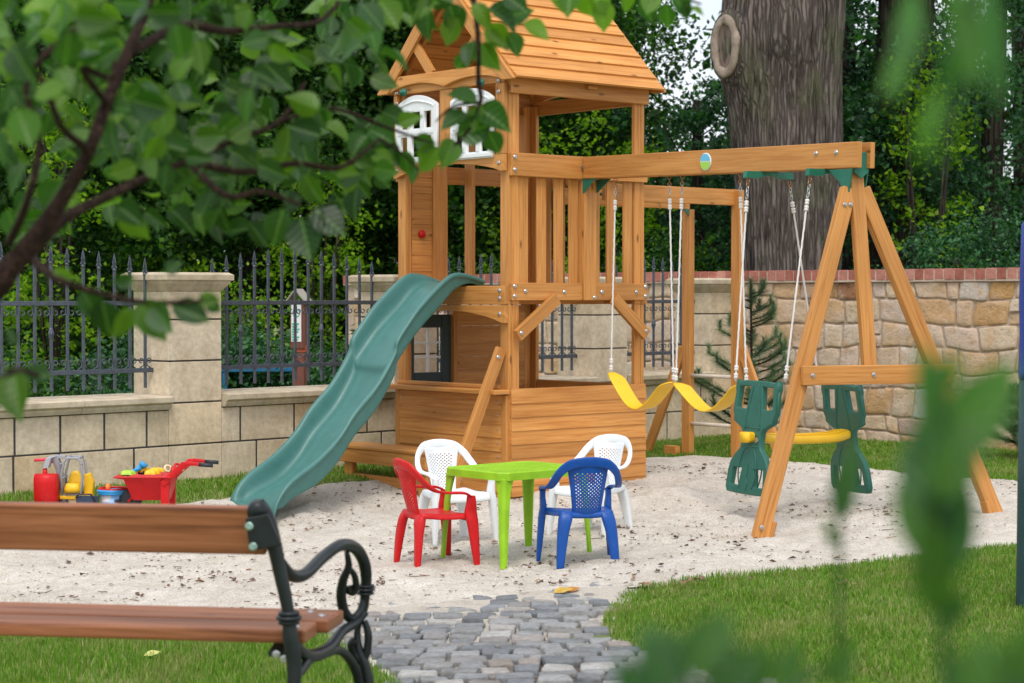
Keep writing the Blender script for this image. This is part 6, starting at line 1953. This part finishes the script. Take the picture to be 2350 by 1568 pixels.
near_shrub('leafy_shrub', 'tall leafy shoot close to the camera at right, strongly blurred',
    [[(2190, 1800, 1.15), (2160, 1400, 1.15), (2150, 1100, 1.15), (2150, 830, 1.15)]],
    [(2150, 1010, 1.15, 240, 85, 98), (2160, 1060, 1.15, 300, 150, 55), (2150, 1250, 1.15, 330, 150, 96), (2165, 1330, 1.15, 320, 130, 84), (2155, 1420, 1.15, 260, 110, 100),
     (2165, 1150, 1.13, 230, 110, 75), (2150, 900, 1.15, 110, 55, 60), (2170, 1440, 1.2, 110, 50, 65), (2140, 1300, 1.14, 220, 90, 110)],
    (.28, 1.25, -.27), 1)
near_shrub('leafy_shrub', 'blurred leaves of a shrub close to the camera at the bottom right',
    [[(1640, 1800, 1.2), (1590, 1600, 1.2), (1560, 1480, 1.2)], [(1640, 1800, 1.2), (1760, 1620, 1.25), (1900, 1530, 1.3)], [(2330, 1900, 1.0), (2330, 1650, 1.0), (2310, 1500, 1.0)]],
    [(1560, 1570, 1.15, 170, 128, 120), (1590, 1550, 1.15, 180, 128, 60), (1530, 1610, 1.1, 170, 118, 100), (1620, 1610, 1.15, 198, 128, 40), (1700, 1610, 1.2, 170, 89, 65), (1800, 1590, 1.3, 134, 69, 75), (1900, 1570, 1.3, 116, 69, 60), (1480, 1650, 1.15, 162, 108, 110),
     (2340, 1670, 1.0, 234, 148, 110), (2330, 1590, 1.0, 198, 118, 75), (2250, 1670, 1.05, 198, 108, 100), (2180, 1650, 1.1, 170, 99, 70)],
    (.12, 1.15, -.27), 2)
near_shrub('leafy_shrub', 'thin blurred twig rising before the sand at right of the swing leg',
    [[(1940, 1700, 1.6), (1925, 1400, 1.6), (1930, 1150, 1.6), (1945, 1000, 1.6)]],
    [(1925, 1200, 1.6, 200, 55, 82), (1915, 1260, 1.6, 90, 35, 110), (1915, 1150, 1.6, 130, 45, 70)],
    (.3, 1.7, -.27), 3, th=.0022)
near_shrub('hanging_branch', 'blurred leafy twig hanging in from the top right corner',
    [[(2330, -260, 1.2), (2240, -60, 1.2), (2180, 80, 1.2), (2150, 230, 1.2)], [(2240, -60, 1.2), (2200, 200, 1.2), (2140, 420, 1.2)]],
    [(2100, -40, 1.2, 300, 60, -100), (2180, -30, 1.2, 260, 90, -75), (2260, -60, 1.2, 330, 60, -82), (2215, 10, 1.2, 240, 60, -100), (2160, 200, 1.2, 190, 45, -110), (2120, 40, 1.2, 230, 55, -120)],
    (.32, 1.2, 1.75), 4, 'branch', th=.0018)

# a yellow leaf on the cobbles
def ground_leaf(px, py, L, ang, mat, label):
    p = G(px, py); vs, fs = [], []; a = radians(ang)
    e_v = []; leaf_geo(V((0, 0, .012)), V((cos(a), sin(a), .02)).normalized(), V((.1, -.2, 1)), L, L * .7, .35, -.2, vs, fs)
    o = leaf_mesh('fallen_leaf', vs, fs, mat, None); o.location = p; tag(o, label, 'leaf')
M['leafyellow'] = stone_mat('yellow_leaf', [(0, (.55, .38, .08)), (1, (.6, .42, .1))], .1); M['leaforange'] = stone_mat('orange_leaf', [(0, (.45, .2, .06)), (1, (.5, .25, .07))], .1); M['leafpale'] = stone_mat('pale_leaf', [(0, (.6, .62, .2)), (1, (.6, .62, .22))], .1)
ground_leaf(1270, 1367, .10, 10, 'leafyellow', 'yellow fallen leaf where sand meets the cobbles')
ground_leaf(1300, 1364, .08, 30, 'leaforange', 'orange brown fallen leaf beside the yellow one')
ground_leaf(330, 1512, .08, 10, 'leafpale', 'pale yellow leaf on the grass below the bench seat')

# ================================================================== SKY, LIGHT, CAMERA
w = bpy.data.worlds.new('World'); scene.world = w; w.use_nodes = True
nt = w.node_tree; bg = nt.nodes['Background']
sk = nt.nodes.new('ShaderNodeTexSky'); sk.sky_type = 'NISHITA'; sk.sun_disc = False
SE, SR = radians(58), radians(-178)
sk.sun_elevation = SE; sk.sun_rotation = SR; sk.air_density = 1.0; sk.dust_density = 3.0; sk.ozone_density = 1.0
tcw = nt.nodes.new('ShaderNodeTexCoord'); nzw = nt.nodes.new('ShaderNodeTexNoise'); nzw.inputs['Scale'].default_value = 3.2; nzw.inputs['Detail'].default_value = 6
nt.links.new(tcw.outputs['Generated'], nzw.inputs['Vector'])
rw_ = nt.nodes.new('ShaderNodeValToRGB'); rw_.color_ramp.elements[0].position = .40; rw_.color_ramp.elements[0].color = (.35, .35, .35, 1); rw_.color_ramp.elements[1].position = .58
nt.links.new(nzw.outputs['Fac'], rw_.inputs[0])
mw = nt.nodes.new('ShaderNodeMix'); mw.data_type = 'RGBA'; nt.links.new(rw_.outputs[0], mw.inputs[0]); nt.links.new(sk.outputs[0], mw.inputs[6]); mw.inputs[7].default_value = (7.4, 7.6, 8.0, 1)
nt.links.new(mw.outputs[2], bg.inputs[0]); bg.inputs[1].default_value = SKY_S
sun = bpy.data.lights.new('sun', 'SUN'); sun.energy = SUN_S; sun.angle = radians(22); sun.color = (1, .95, .88)
so = bpy.data.objects.new('sun', sun); COL.objects.link(so)
sd_ = V((sin(SR) * cos(SE), cos(SR) * cos(SE), sin(SE))); so.rotation_mode = 'QUATERNION'
so.rotation_quaternion = V((0, 0, 1)).rotation_difference(sd_); so.location = (0, 0, 20)
cam = bpy.data.cameras.new('camera'); cam.lens = 70; cam.sensor_width = 36; cam.clip_end = 600; cam.clip_start = .05
cam.dof.use_dof = True; cam.dof.focus_distance = 12.0; cam.dof.aperture_fstop = 5.0
co = bpy.data.objects.new('camera', cam); COL.objects.link(co); co.location = (0, 0, EYE); co.rotation_euler = (pi / 2 - PITCH, 0, 0)
scene.camera = co
scene.view_settings.view_transform = 'Standard'; scene.view_settings.look = 'None'; scene.view_settings.gamma = 1
scene.view_settings.exposure = EXPO
scene.cycles.use_denoising = True
scene.cycles.max_bounces = 8
scene.cycles.transparent_max_bounces = 8
